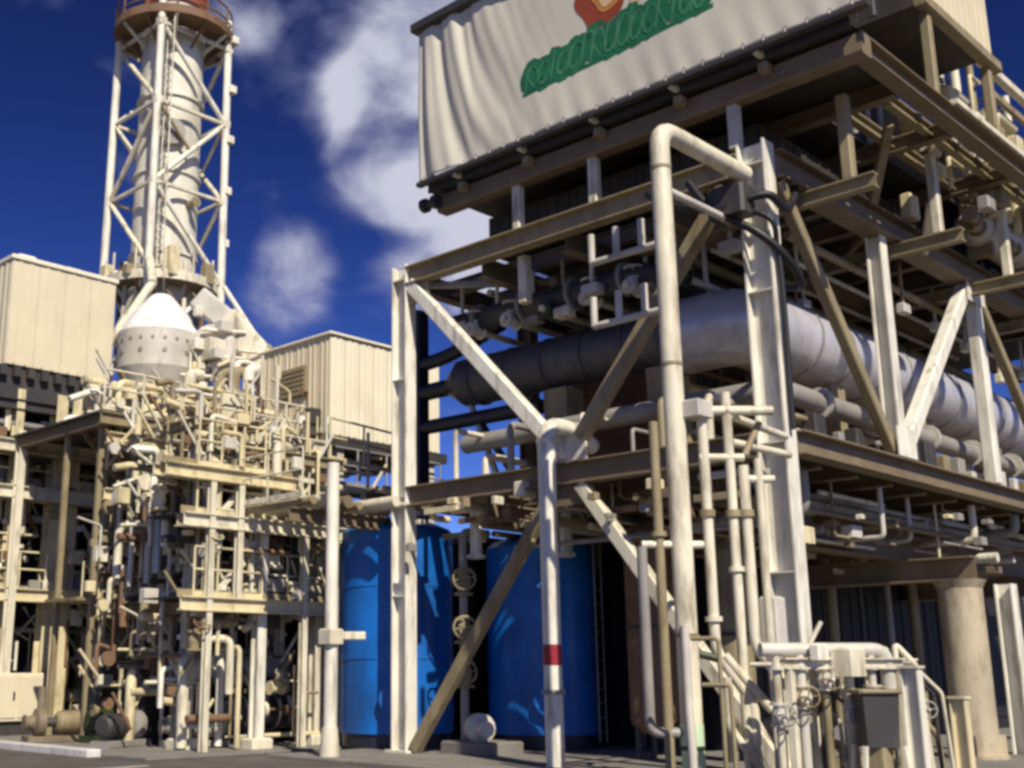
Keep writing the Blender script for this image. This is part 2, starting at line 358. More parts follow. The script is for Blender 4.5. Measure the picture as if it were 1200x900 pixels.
# sturdy lower columns and the deep girders they carry under the floor
c3 = obj('column', M().lathe((24.35, 9.3, .06), (0, 0, 1), [(0, 0), (.56, 0), (.56, .06), (.41, .06), (.41, 3.2), (.5, 3.36), (0, 3.36)], 28), AGED, mod)
for a in (.3, 1.9, 3.5, 5.1): obj('stiffener', M().rect((24.35 + .44*math.cos(a), 9.3 + .44*math.sin(a), .12), (24.35 + .44*math.cos(a), 9.3 + .44*math.sin(a), .5), .03, .16, up=(math.cos(a), math.sin(a), 0)), AGED, c3)
obj('slim_column', M().H((26.1, 9.05, .06), (26.1, 9.05, 3.42), .34, .34, up=(0, 1, 0)), WHITE, mod)
c4 = col('column', 31.2, 9.30, 0.06, 3.42, 1.02, 0.50, CREAM)
for x in (24.25, 31.2): col('column', x, 15.4, 0.06, 3.42, 0.9, 0.5, BROWN)
for x in (24.5, 31.2): obj('cap_beam', M().H((x, 9.0, 3.66), (x, 17.9, 3.66), 0.46, 0.5), BROWN, mod)
for yy in (10.7, 12.9, 16.6): obj('deep_girder', M().H((20.6, yy, 4.28), (36, yy, 4.28), 0.74, 0.4), BROWN, mod)
# services slung under the floor: pipes, trays, boxes
for i in range(15):
    yy = 9.9 + i*.53 + rng.uniform(-.1, .1); z = rng.uniform(4.35, 4.9); r = rng.choice((.05, .07, .1, .14))
    x0 = rng.uniform(17.8, 20.5); x1 = rng.uniform(26, 36)
    obj('floor_pipe', M().tube([(x0, yy, z), (x1, yy, z)] if i % 3 else [(x0, yy, 5.1), (x0, yy, z), (x1, yy, z)], r, n=8), rng.choice((PALEGREY, OLIVE, BROWN, CREAM, GREY)), mod)
for i in range(12):
    x = 18.1 + i*1.15 + rng.uniform(-.3, .3); z = rng.uniform(4.0, 4.75); r = rng.choice((.05, .08, .11))
    y0_ = rng.uniform(9.5, 10.2); y1_ = rng.uniform(11, 16)
    obj('cross_pipe', M().tube([(x, y1_, z), (x, y0_, z), (x, y0_, 5.1)] if i % 2 else [(x, y0_, z), (x, y1_, z)], r, n=8), rng.choice((PALEGREY, CREAM, OLIVE, GREY)), mod)
for i in range(34):
    if i < 12: x, y = rng.uniform(17.2, 17.45), rng.uniform(9.8, 17.6)
    elif i < 22: x, y = rng.uniform(18.5, 30), rng.uniform(8.75, 9.0)
    else: x, y = rng.uniform(18.5, 29), rng.uniform(10, 13)
    z = rng.uniform(4.15, 5.0) if i < 22 else rng.uniform(3.9, 4.6); a, b, c = rng.uniform(.05, .16), rng.uniform(.06, .2), rng.uniform(.07, .2)
    obj('junction_box', M().cbox(x-a, x+a, y-b*.5, y+b*.5, z-c*.5, z+c*.5, .015), rng.choice((CREAM, OLIVE, BROWN, YELLOW, GREY, OLIVE)), mod)
for i in range(170):
    x, y = (rng.uniform(18.2, 31), rng.uniform(9.75, 13.2)) if i < 130 else (rng.uniform(17.3, 19.5), rng.uniform(9.8, 17.5)); z = rng.uniform(3.75, 5.05) if i < 130 else rng.uniform(4.4, 5.05); m_ = rng.choice((BROWN, OLIVE, RUSTY, YELLOW, OLIVE, PALEGREY, CREAM))
    k_ = i % 4
    if k_ == 0: obj('service_box', M().cbox(x-rng.uniform(.1, .3), x+rng.uniform(.1, .3), y-.12, y+.12, z, z+rng.uniform(.1, .3), .02), m_, mod)
    elif k_ == 1: obj('service_pipe', M().tube([(x, y, z), (x + rng.uniform(1.2, 4), y, z)], rng.choice((.03, .05, .08)), n=6), m_, mod)
    elif k_ == 2: obj('service_drop', M().tube([(x, y, 5.2), (x, y, z), (x + rng.uniform(.4, 1.2), y, z)], rng.choice((.03, .05, .07)), n=6), m_, mod)
    else: obj('service_angle', M().rect((x, y, z), (x, y + rng.uniform(.8, 2), z), .08, .12), m_, mod)
for yy, z in ((10.3, 4.55), (14.6, 4.5)):
    obj('cable_tray', M().U((18.2, yy, z), (35, yy, z), 0.45, 0.12, up=(0, 1, 0)), OLIVE, mod)
# walkway rail, equipment and small lines standing on the floor, between duct and floor
for i in range(9):
    y = 9.75 + i*.9 + rng.uniform(-.2, .2); h = rng.uniform(.35, 1.3)
    obj('floor_stub', M().tube([(17.9, y, 5.45), (17.9, y, 5.45+h), (19.2, y, 5.45+h)], rng.choice((.04, .06, .08)), n=8), rng.choice((CREAM, GREY, OLIVE)), mod)
for i in range(16):
    x = 18.6 + i*.78; h = rng.uniform(.2, .75); w = rng.uniform(.1, .3)
    obj('instrument_box', M().cbox(x-w, x+w, 9.45, 9.45+w*1.4, 5.5, 5.5+h, .02), rng.choice((CREAM, OLIVE, GREY, PALEGREY, YELLOW, DARK)), mod)
# service lines under the upper floor
for i in range(10):
    z = rng.uniform(9.3, 9.85); yy = 9.8 + i*.75; r = rng.choice((.05, .08, .12))
    obj('ceiling_pipe', M().tube([(18.0 + rng.uniform(0, 1.5), yy, z), (rng.uniform(27, 36), yy, z)], r, n=8), rng.choice((PALEGREY, CREAM, OLIVE, BROWN, GREY)), mod)
for i in range(14):
    x = 19 + i*1.0 + rng.uniform(-.3, .3); yy = rng.uniform(9.6, 12.5); z0 = rng.uniform(8.6, 9.3)
    obj('hanger', M().rect((x, yy, z0), (x, yy, 10.05), .06, .06), rng.choice((CREAM, OLIVE, PALEGREY)), mod)
    if i % 2: obj('light_fitting', M().cbox(x-.16, x+.16, yy-.1, yy+.1, z0-.2, z0, .03), rng.choice((CREAM, PALEGREY)), mod)
for i in range(8):
    yy = 10.6 + i*.95; x = 18.2 + rng.uniform(0, .8); z0 = rng.uniform(8.95, 9.5)
    obj('hanger', M().rect((x, yy, z0), (x, yy, 10.05), .07, .07), rng.choice((CREAM, OLIVE, PALEGREY)), mod)
    obj('lamp_box', M().cbox(x-.14, x+.14, yy-.2, yy+.2, z0-.22, z0, .03), rng.choice((CREAM, PALEGREY, GREY)), mod)
# ducts behind the far corner column, black standing in for their shade
dk = thing('shaded_duct_frame', 'upright duct with two side arms behind the white corner column, shade coloured in black', 'duct', (19.5, 19.6, 5.5))
obj('upright', M().rect((19.5, 19.6, 5.2), (19.5, 19.6, 10.2), 0.42, 0.42, up=(1, 0, 0)), NAVY, dk)
obj('arm', M().tube([(19.5, 19.5, 8.85), (19.5, 18.6, 8.9), (19.5, 16.9, 9.35)], 0.17), NAVY, dk)
obj('arm', M().tube([(19.5, 19.5, 7.3), (19.5, 15.8, 7.25)], 0.17), NAVY, dk)
obj('strut', M().rect((19.5, 18.35, 8.7), (19.5, 17.0, 5.6), 0.1, 0.12), GALV, dk)
obj('strut', M().rect((19.9, 17.9, 7.2), (19.9, 16.6, 5.4), 0.14, 0.14), NAVY, dk)

# ---- upper platform, posts and the house added to darken the space behind the banner
for (x, y, z0) in ((17.62, 14.75, 10.5), (17.62, 12.8, 10.5), (17.62, 9.72, 10.64), (18.65, 8.2, 9.9), (17.62, 16.9, 11.0)):
    if z0 < 10.9: obj('platform_post', M().rect((x, y, z0), (x, y, 11.46), 0.2, 0.2, up=(0,1,0)), OLIVE if y < 9 else PALEGREY if y < 10 else CREAM, mod)
obj('hanger_post', M().rect((17.95, 14.9, 9.05), (17.95, 14.9, 10.05), .22, .22, up=(0,1,0)), CREAM, mod)
obj('platform_edge_beam', M().rect((17.6, 7.25, 11.66), (17.6, 16.9, 11.66), 0.36, 0.40), BROWN, mod)
obj('platform_edge_beam', M().H((17.85, 7.42, 11.72), (36, 7.42, 11.72), 0.36, 0.3), BROWN, mod)
obj('edge_cap', M().box(21.3, 36, 7.2, 7.5, 11.92, 12.02), CREAM, mod)
for x in (19.5, 21.8, 24.8, 27.8, 30.8): obj('outrigger', M().H((x, 7.6, 11.68), (x, 17.0, 11.68), 0.3, 0.22), BROWN, mod)
for i in range(7):
    a = 17.25 + i*2.6
    obj('platform_plate', M().box(a+.01, a+2.59, 7.3 if i < 1 else 9.2, 16.98, 11.905, 11.94), CLAD, mod)
for y in (7.95, 8.7): obj('stringer', M().H((19.9, y, 11.76), (36, y, 11.76), .24, .16), OLIVE, mod)
for i in range(8): obj('edge_fitting', M().cbox(22.6 + i*1.1, 22.95 + i*1.1, 7.3, 7.55, 12.02, 12.25 + .12*(i % 3), .03), (CREAM, OLIVE, YELLOW)[i % 3], mod)
obj('fascia', M().box(17.22, 17.26, 7.2, 16.98, 11.88, 12.12), DARK, mod)
for y in (16.0, 14.2, 12.4, 10.6, 8.9):
    obj('sign_bracket', M().rect((17.02, y, 11.98), (17.5, y, 11.98), .1, .12), CREAM, mod)
    obj('bracket_cleat', M().cbox(17.2, 17.40, y-.09, y+.09, 11.68, 11.86, .02), OLIVE, mod)
obj('end_cable_drum', M().lathe((17.3, 16.75, 11.66), (0, 1, 0), [(0,0),(.16,0),(.16,.12),(.09,.12),(.09,.34),(.16,.34),(.16,.46),(0,.46)], 14), DARK, mod)
for x in (18.65, 22.36, 26.0, 29.6):
    obj('outrigger_beam', M().H((x, 7.75, 9.76), (x, 12.5, 9.76), .26, .2), OLIVE, mod)
    if x > 19: obj('platform_post', M().rect((x, 8.2, 9.9), (x, 8.2, 11.54), .18, .18, up=(0,1,0)), CREAM, mod)
obj('outrigger_strut', M().rect((22.36, 8.28, 10.5), (23.5, 8.95, 10.0), .16, .16), CREAM, mod)
obj('knee_brace', M().rect((20.3, 8.1, 11.45), (21.4, 9.0, 10.5), .16, .16), OLIVE, mod)
house = thing('upper_house', 'house added on the upper platform behind the banner, clad dark for a shaded interior', 'building', (18.6, 9.6, 10.6))
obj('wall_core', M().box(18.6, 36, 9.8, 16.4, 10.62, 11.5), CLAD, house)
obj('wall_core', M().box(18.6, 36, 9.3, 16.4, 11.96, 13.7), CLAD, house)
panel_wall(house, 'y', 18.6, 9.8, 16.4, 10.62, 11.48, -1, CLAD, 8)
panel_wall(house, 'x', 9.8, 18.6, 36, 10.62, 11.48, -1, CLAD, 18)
for i in range(7):
    x = 18.9 + i*.62; obj('wall_duct', M().tube([(x, 9.2, 12.0), (x, 9.2, 13.2 + .1*(i % 3)), (x, 9.4, 13.2 + .1*(i % 3))], .07, n=8), GREY, house)
encl = thing('cream_enclosure', 'cream clad enclosure wall high on the upper platform beside open pipes', 'enclosure', (20.9, 7.4, 13.7))
obj('core', M().box(20.98, 24.12, 7.46, 9.2, 14.0, 17.4), CLAD, encl)  # core coloured dark so its side and underside read as shade
panel_wall(encl, 'x', 7.46, 20.9, 24.2, 14.0, 17.4, -1, PANEL, 4)
obj('sill_beam', M().rect((20.6, 7.42, 13.86), (24.4, 7.42, 13.86), .22, .24), OLIVE, encl)
for x in (21.0, 24.0): obj('post', M().rect((x, 7.5, 11.95), (x, 7.5, 13.75), .18, .18, up=(0,1,0)), OLIVE, encl)
# grey vessel and lines on the open end of the platform
uv = thing('upper_vessel', 'grey insulated vessel lying behind the upper platform edge', 'vessel', (27, 9.0, 10.6))
obj('shell', M().lathe((25.6, 8.75, 11.15), (1, 0, 0), [(0,0),(.25,.02),(.36,.12),(.42,.3),(.42,6),(.4,6.2),(0,6.3)], 20), PALEGREY, uv)
for x in (26.2, 28.4, 30): obj('saddle', M().box(x-.1, x+.1, 8.5, 9.0, 10.5, 10.85), OLIVE, uv)
obj('jacket', M().lathe((26.3, 9.3, 12.9), (1, 0, 0), [(0,0),(.55,.0),(.62,.1),(.62,7),(0,7.1)], 20), PALEGREY, uv)
for i, x in enumerate((24.6, 25.5, 26.5, 27.6, 28.8)):
    obj('riser', M().tube([(x, 8.0, 12.0), (x, 8.0, 13.0 + .25*(i%3)), (x + .5, 8.8, 13.0 + .25*(i%3)), (x+.5, 8.8, 15.5)], .09 + .02*(i%2), n=8), (PALEGREY, CREAM, OLIVE)[i%3], uv)
    obj('clamp', M().disc((x, 8.0, 12.6), (0, 0, 1), .17, .1), GREY, uv)
ur = random.Random(5)
for i in range(60):
    x = ur.uniform(22.6, 31); y = ur.uniform(7.7, 9.0); z = ur.choice((10.6, 11.2, 12.0, 12.4, 13.2)); l = ur.uniform(.6, 1.8)
    k_ = i % 3
    if k_ == 0: obj('line', M().tube([(x, y, z), (x, y, z+l), (x+ur.uniform(.4, 1.4), y, z+l)], ur.choice((.05, .09, .13)), n=8), ur.choice((CREAM, OLIVE, PALEGREY, YELLOW)), uv)
    elif k_ == 1: obj('fitting', M().cbox(x-.2, x+.2, y-.12, y+.12, z, z+l*.3, .03), ur.choice((CREAM, GREY, YELLOW, OLIVE)), uv)
    else: valve(uv, (x, y, z+.3), (1, 0, 0), ur.uniform(.07, .12), ur.choice((OLIVE, CREAM, GREY)))
obj('guard_rail', M().rect((24.4, 7.6, 13.4), (36, 7.6, 13.4), .1, .16), OLIVE, uv)
obj('guard_rail', M().rect((24.4, 7.8, 14.3), (36, 7.8, 14.3), .16, .2), CREAM, uv)

# ------------------------------------------------------------------ banner
SX, SY0, SY1, SZ0, SZ1 = 17.0, 17.02, 6.9, 12.1, 15.72
def banner_x(y, z):
    s = SY0 - y; t = (z - SZ0) / (SZ1 - SZ0)
    u = s - 0.55 * (1 - t) ** 1.3 * min(s, 2.5) * 0.9
    a = 0.050 * math.exp(-max(0, s - 1.3) / .8) * min(1, s / .25 + .15)
    d = a * math.sin(2*math.pi*(u / (0.44 + 0.15*s)) + .6 + .5*noise.noise((s*1.1, t*.7, 5))) + 0.35*a*math.sin(2*math.pi*u/.31 + 1.7*t + 2*noise.noise((s*2, t, 1)))
    d += 0.008 * max(0, 1 - t*3.2) * math.sin(2*math.pi*(s*1.9 + t*2.0) + 2*noise.noise((s*.8, t, 3))) * min(1, max(0, s - 2) / 1.5)
    d += 0.02 * noise.noise((s*.7, t*2.2, 9)) + .05*noise.noise((s*.35, t*1.1, 2))
    return SX + d
def banner_patch(uv_fn, nu, nv, off, back=False):
    m = M(); vs = []; fs = []
    for i in range(nu + 1):
        for j in range(nv + 1):
            y, z = uv_fn(i / nu, j / nv); vs.append((banner_x(y, z) - off, y, z))
    for i in range(nu):
        for j in range(nv): a = i*(nv+1) + j; fs.append((a, a+1, a+nv+2, a+nv+1))
    return m.add(vs, fs, True)
ban = thing('banner', 'large rippled off-white banner with green lettering hung along the upper platform', 'banner', (SX, 12, SZ0))
cl_ = obj('cloth', banner_patch(lambda u, v: (SY0 + (SY1 - SY0)*u, SZ0 + (SZ1 - SZ0)*v), 240, 60, 0), BANNER, ban)
cl_.modifiers.new('thickness', 'SOLIDIFY').thickness = 0.012
obj('top_rail', M().rect((SX - .02, SY0 + .12, SZ1 + .10), (SX - .02, SY1, SZ1 + .10), .28, .22), DARK, ban)
obj('bottom_rail', M().rect((SX + .02, SY0 + .05, SZ0 - .07), (SX + .02, SY1, SZ0 - .07), .16, .10), DARK, ban)
for y in (17.0, 14.4, 11.8, 9.2, 7.0): obj('frame_post', M().rect((17.35, y, 11.95), (17.35, y, SZ1 + .1), .12, .12, up=(0,1,0)), DARK, ban)
for i in range(26):
    y = SY0 - .12 - i*.39; z = SZ0 + .07
    obj('eyelet', M().disc((banner_x(y, z) - .012, y, z), (1, 0, 0), .035, .012, 10), GALV, ban)
    obj('lashing', M().tube([(banner_x(y, z) - .014, y, z), (SX - .03, y + .03, SZ0 - .1)], .012, n=5), CREAM, ban)
# lettering strip: dark green lettering ground, paler brush strokes on it
GY0, GY1 = 14.05, 9.62
def ground_top(u): return 13.62 + 0.42*u + 0.10*math.sin(u*17) * (u > .1) + (0.14 if .24 < u < .34 else 0)
lg = obj('lettering_underline', banner_patch(lambda u, v: (GY0 + (GY1-GY0)*u, 13.0 + .12*u + .10*v), 60, 2, 0.014), INKG, ban)
def stroke(pts, w, off, material, parent, name='letter_stroke'):
    def fn(u, v):
        k = u*(len(pts)-1); i = min(int(k), len(pts)-2); f = k - i
        a, b = pts[i], pts[i+1]; y, z = a[0]+(b[0]-a[0])*f, a[1]+(b[1]-a[1])*f
        dy, dz = b[0]-a[0], b[1]-a[1]; l = math.hypot(dy, dz) or 1
        ww = w*(0.55 + 0.45*math.sin(math.pi*u))
        return (y - dz/l*(v-.5)*ww, z + dy/l*(v-.5)*ww)
    obj(name, banner_patch(fn, 12, 2, off), material, parent)
ink = random.Random(4)
def arc(y, z, w, h, a0, a1, n=7): return [(y - w*math.cos(R(a0 + (a1-a0)*k_/n)), z + h*math.sin(R(a0 + (a1-a0)*k_/n))) for k_ in range(n+1)]
u = .02
for kind in 'nolaerhadocnlao':
    y = GY0 + (GY1-GY0)*u; zb = 13.12 + .125*u; H_ = (ground_top(u) - zb)*1.12; h = H_*.86; sl_ = -.22
    def sl2(p): return [(a + (b - zb)*sl_, b) for a, b in p]
    marks = []
    if kind in 'nrh': marks += [[(y, zb), (y, zb + (H_ if kind == 'h' else h))], arc(y - .12, zb + h*.55, .12, h*.42, 0, 180 if kind != 'r' else 110) + ([(y - .24, zb)] if kind != 'r' else [])]
    elif kind in 'oaced': marks.append(arc(y - .13, zb + h*.48, .13, h*.46, 40, 400 if kind in 'oad' else 330, 12))
    if kind in 'lad': marks.append([(y - (.27 if kind != 'l' else .05), zb), (y - (.27 if kind != 'l' else .05), zb + (h if kind == 'a' else H_))])
    for mk_ in marks:
        stroke(sl2(mk_), .38, .018 + .002*marks.index(mk_), INKG, lg); stroke(sl2(mk_), .06, .026 + .002*marks.index(mk_), INKL, lg)
    u += .042 if kind == 'l' else .052 if kind == 'r' else .068
def blob(cy, cz, ry, rz, off, material, name, wob=.08, ph=0):
    def fn(u, v):
        a = 2*math.pi*u; q = v*(1 + wob*math.sin(3*a+ph) + wob*.6*math.sin(5*a+1))
        return (cy + ry*q*math.cos(a), cz + rz*q*math.sin(a))
    return obj(name, banner_patch(fn, 36, 6, off), material, ban)
blob(12.0, 14.40, .62, .62, .020, INKR, 'emblem_ground')
blob(11.86, 14.48, .40, .40, .026, INKO, 'emblem_disc')
blob(11.88, 14.44, .24, .27, .032, INKY, 'emblem_highlight')
blob(11.22, 14.28, .22, .34, .020, INKY, 'emblem_petal')
blob(13.75, 14.75, .55, .42, .010, INKP, 'faded_mark')

# ------------------------------------------------------------------ silver duct
duct = thing('silver_duct', 'big silver round duct turning the corner above the floor', 'duct', (19.5, 10.9, 7.4))
obj('jacket', M().tube([(19.55, 12.3, 8.08), (19.55, 10.9, 8.08), (40, 10.9, 7.8)], 0.74, bend=1.15, n=28), SILVER, duct)
obj('shaded_length', M().tube([(19.5, 18.0, 8.15), (19.5, 12.3, 8.1)], 0.55, n=28), DUCT_SHADE, duct)  # dark colour in place of shade on this run
obj('reducer', M().lathe((19.5, 12.95, 8.1), (0, -1, 0), [(.55, 0), (.74, .6), (.78, .6), (.78, .72), (.7, .72)], 28), DUCT_SHADE, duct)
obj('end_reducer', M().lathe((19.5, 18.0, 8.15), (0, 1, 0), [(.55, 0), (.2, .55), (.2, 1.5), (0, 1.5)], 24), NAVY, duct)
for i in range(5): obj('band', M().lathe((19.5, 17.5 - i*1.05, 8.13), (0, 1, 0), [(.54, 0), (.575, 0), (.575, .06), (.54, .06)], 28), DUCT_SHADE, duct)
for i in range(13):
    x = 21.2 + i*1.35; obj('band', M().lathe((x, 10.9, 8.08 - .28*(x-19.55)/20.45), (1, 0, -.0137), [(.73, 0), (.765, 0), (.765, .08), (.73, .08)], 28), GALV, duct)
for x, y in ((19.5, 15.2), (19.5, 12.6), (22.6, 10.9), (27, 10.9), (31.4, 10.9)):
    obj('saddle', M().box(x-.3, x+.3, y-.3, y+.3, 5.46, 7.5), OLIVE, duct)
duct2 = thing('grey_line', 'thin grey insulated line running under the big silver duct', 'pipe', (18.9, 9.9, 6.4))
obj('run', M().tube([(18.9, 17.5, 6.55), (18.9, 10.0, 6.55), (36, 10.0, 6.4)], .2, n=14), GREY, duct2)
for i in range(6): flange(duct2, (20.5 + i*2.4, 10.0, 6.53 - .01*i), (1, 0, 0), .3, PALEGREY)
duct3 = thing('dark_line', 'dark line running above the silver duct under the upper floor', 'pipe', (18.6, 10.4, 9.2))
obj('run', M().tube([(18.7, 17.6, 9.25), (18.7, 12.2, 9.25), (21, 12.2, 9.25), (36, 12.2, 9.2)], .26, n=14), DARK, duct3)
for i in range(4): flange(duct3, (18.7, 16.8 - i*1.3, 9.25), (0, 1, 0), .36, GREY)
# equipment at the back of the floor, dark in the shade
gen = thing('generator_casing', 'brown boxy machine casing at the back of the open floor', 'machine', (23, 14.5, 5.5))
obj('casing', M().cbox(22.8, 36, 14.2, 17.6, 5.45, 9.5, .1), RUSTY, gen)
panel_wall(gen, 'x', 14.2, 23.0, 36, 5.7, 9.3, -1, BROWN, 10, name='access_panel')
for i in range(9): obj('conduit', M().tube([(21.3 + i*1.2, 13.9, 5.5), (21.3 + i*1.2, 13.9, 9.6)], .07, n=8), (CREAM, OLIVE, GREY)[i % 3], gen)
for i in range(7): obj('cross_line', M().tube([(20.8, 13.3 - .1*i, 6.6 + .42*i), (36, 13.3 - .1*i, 6.6 + .42*i)], (.06, .1, .14)[i % 3], n=8), (PALEGREY, OLIVE, CREAM, BROWN)[i % 4], gen)
valves_ = thing('gas_valve_train', 'row of small valves on pipes above the silver duct', 'valves', (19, 13, 9.4))
for i in range(6):
    y = 16.8 - i*1.05
    obj('spool', M().tube([(18.2, y, 8.95), (20.2, y, 8.95)], .07, n=8), (CREAM, PALEGREY)[i % 2], valves_)
    valve(valves_, (18.5, y, 8.95), (1, 0, 0), .085, (CREAM, PALEGREY, GREENP)[i % 3])

# ------------------------------------------------------------------ machine hall under the floor (shade put into a near-black colour)
hall = thing('turbine_block', 'machine block under the raised floor, near-black in place of shade', 'machine', (25, 13.6, 0))
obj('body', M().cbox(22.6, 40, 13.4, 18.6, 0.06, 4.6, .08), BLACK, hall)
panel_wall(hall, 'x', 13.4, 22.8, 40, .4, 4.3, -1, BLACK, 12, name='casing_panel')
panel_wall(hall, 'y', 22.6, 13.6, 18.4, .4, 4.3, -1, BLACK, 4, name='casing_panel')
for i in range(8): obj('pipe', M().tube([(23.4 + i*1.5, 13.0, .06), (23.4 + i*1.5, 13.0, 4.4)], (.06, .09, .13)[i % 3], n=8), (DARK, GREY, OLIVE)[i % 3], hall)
shed = thing('dark_shed', 'shed closing the view behind the blue tanks, near-black in place of shade', 'building', (22.6, 20.6, 0))
obj('wall_core', M().box(22.7, 40, 20.7, 29, .06, 4.9), BLACK, shed)  # near-black wall standing for the darkness behind the tanks
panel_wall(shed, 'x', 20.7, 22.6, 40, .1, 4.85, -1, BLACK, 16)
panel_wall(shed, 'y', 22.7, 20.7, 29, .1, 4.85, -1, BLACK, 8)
obj('roof_trim', M().box(22.5, 40.1, 20.5, 29.1, 4.9, 5.05), BROWN, shed)
# brown upright vessels between the tanks and the corner column
for i, (x, y, r, h, lab) in enumerate(((19.6, 13.4, .42, 4.0, 'rust brown upright vessel behind the red banded post'), (20.2, 11.9, .34, 3.7, 'narrow rust brown vessel under the floor near the corner column'), (21.6, 14.6, .5, 4.1, 'dark brown upright vessel beside the near-black machine block'))):
    t = thing('upright_vessel', lab, 'vessel', (x, y, 0.06), 'brown vessels under the floor')
    obj('shell', M().lathe((x, y, .5), (0, 0, 1), [(0,0),(r*.7,.05),(r,.25),(r,h-.3),(r*.7,h-.06),(0,h)], 20), (RUSTY, OLIVE, RUSTY)[i], t)
    for a in (0.6, 2.7, 4.8): obj('leg', M().rect((x+r*.8*math.cos(a), y+r*.8*math.sin(a), .06), (x+r*.8*math.cos(a), y+r*.8*math.sin(a), .9), .08, .08, up=(0,1,0)), DARK, t)
    flange(t, (x, y, .5 + h*.5), (0, 0, 1), r*1.06, DARK)

# ------------------------------------------------------------------ blue tanks
def blue_tank(x, y, r, h, label, ladder):
    t = thing('blue_tank', label, 'tank', (x, y, 0.06), 'blue upright tanks')
    obj('skirt', M().lathe((x, y, .06), (0, 0, 1), [(0, 0), (r*.96, 0), (r*.96, .35), (0, .35)], 32), NAVY, t)
    sh = obj('shell', M().lathe((x, y, .36), (0, 0, 1), [(0, 0), (r, 0), (r, h*.33), (r, h*.66), (r, h-.36)], 36), BLUE, t)
    obj('roof', M().lathe((x, y, h), (0, 0, 1), [(r, 0), (r*.95, .08), (r*.7, .22), (r*.25, .34), (0, .36)], 36), BLUE, t)
    for k in (.33, .66): obj('weld_band', M().lathe((x, y, .36 + h*k), (0, 0, 1), [(r-.01, 0), (r+.018, 0), (r+.018, .05), (r-.01, .05)], 36), BLUE, sh)
    obj('manhole', M().lathe((x - r*.72, y - r*.72, 1.1), (-.7, -.7, 0), [(.3, -.1), (.3, .12), (.36, .12), (.36, .18), (0, .2)], 16), BLUE, t)
    n = obj('nozzle', M().tube([(x, y, h+.3), (x, y, h+.75)], .13, n=12), WHITE, t); flange(n, (x, y, h+.72), (0,0,1), .2, WHITE)
    lm = M(); a = ladder; px_, py_ = x + (r+.14)*math.cos(a), y + (r+.14)*math.sin(a); tx, ty = -math.sin(a)*.2, math.cos(a)*.2
    for s_ in (-1, 1): lm.tube([(px_+tx*s_, py_+ty*s_, .2), (px_+tx*s_, py_+ty*s_, h+.6)], .02, n=6)
    for q in range(int(h/.3)): lm.tube([(px_-tx, py_-ty, .4+q*.3), (px_+tx, py_+ty, .4+q*.3)], .013, n=5)
    obj('ladder', lm, GREY, t)
blue_tank(18.95, 19.75, 1.28, 4.75, 'bright blue upright tank behind the white corner column', R(150))
blue_tank(20.95, 17.15, 1.22, 4.35, 'bright blue upright tank behind the red banded white post', R(285))
for i, (x, y, z0, z1, lab) in enumerate(((18.75, 17.1, 4.0, 5.1, 'short white drop pipe above the gap between the blue tanks'), (19.8, 15.5, 4.0, 5.0, 'short white drop pipe above the blue tank by the post'))):
    t = thing('drop_pipe', lab, 'pipe', (x, y, z0), 'white drop pipes under the floor')
    obj('spool', M().tube([(x, y, z0), (x, y, z1)], .13, n=12), WHITE, t); flange(t, (x, y, z0 + .05), (0,0,1), .2, WHITE)
# line between the tanks, with valves
ln = thing('tank_line', 'grey line with valves rising between the two blue tanks', 'pipe', (19.0, 17.6, 0.06))
obj('riser', M().tube([(18.6, 17.35, .2), (18.6, 17.35, 4.6), (19.4, 17.35, 4.6)], .09, n=10), GREY, ln)
for z in (3.5, 2.5, 1.6): valve(ln, (18.6, 17.35, z), (0, 0, 1), .11, OLIVE, (-.7, -.7, .1))
obj('pump_casing', M().lathe((18.45, 16.9, .55), (-.5, -.85, 0), [(0,0),(.24,0),(.3,.1),(.3,.35),(.16,.42),(.16,.7),(0,.7)], 16), PALEGREY, ln)
obj('base', M().cbox(17.9, 19.0, 16.1, 17.4, .06, .3, .03), CONC, ln)

# ------------------------------------------------------------------ near pipes
vp = thing('banded_post', 'white round vent pipe with a dark red band and hooked top', 'pipe', (16.88, 13.6, 0.06))
obj('pipe', M().tube([(16.88, 13.6, .06), (16.88, 13.6, 6.15), (17.7, 13.6, 6.15), (18.3, 13.6, 5.9)], .165, bend=.42, n=16), WHITE, vp)
obj('red_band', M().lathe((16.88, 13.6, 1.78), (0, 0, 1), [(.16, 0), (.171, 0), (.171, .36), (.16, .36)], 18), REDBAND, vp)
obj('saddle_clip', M().rect((16.9, 13.6, 5.6), (17.4, 13.6, 5.6), .1, .1), CREAM, vp)
obj('sleeve', M().lathe((16.88, 13.6, 5.78), (0, 0, 1), [(.16, 0), (.19, 0), (.19, .1), (.16, .1)], 18), CREAM, vp)
obj('drain_collar', M().lathe((16.88, 13.6, 1.28), (0, 0, 1), [(.16, 0), (.2, 0), (.2, .08), (.16, .08)], 18), GREY, vp)
tp = thing('tall_pipe', 'tall cream pipe with bent top rising beside the near corner column', 'pipe', (14.72, 9.43, 0))
obj('pipe', M().tube([(14.72, 9.43, 0), (14.72, 9.43, 9.96), (17.3, 9.43, 9.96)], .155, bend=.36, n=16), CREAM, tp)
for z in (9.25, 6.1, 2.15): obj('seam_collar', M().lathe((14.72, 9.43, z), (0, 0, 1), [(.15, 0), (.166, 0), (.166, .05), (.15, .05)], 18), OLIVE, tp)
obj('green_band', M().lathe((14.72, 9.43, .35), (0, 0, 1), [(.15, 0), (.161, 0), (.161, .62), (.15, .62)], 18), PALEGREEN, tp)
obj('dark_green_ring', M().lathe((14.72, 9.43, .62), (0, 0, 1), [(.15, 0), (.167, 0), (.167, .06), (.15, .06)], 18), GREENP, tp)
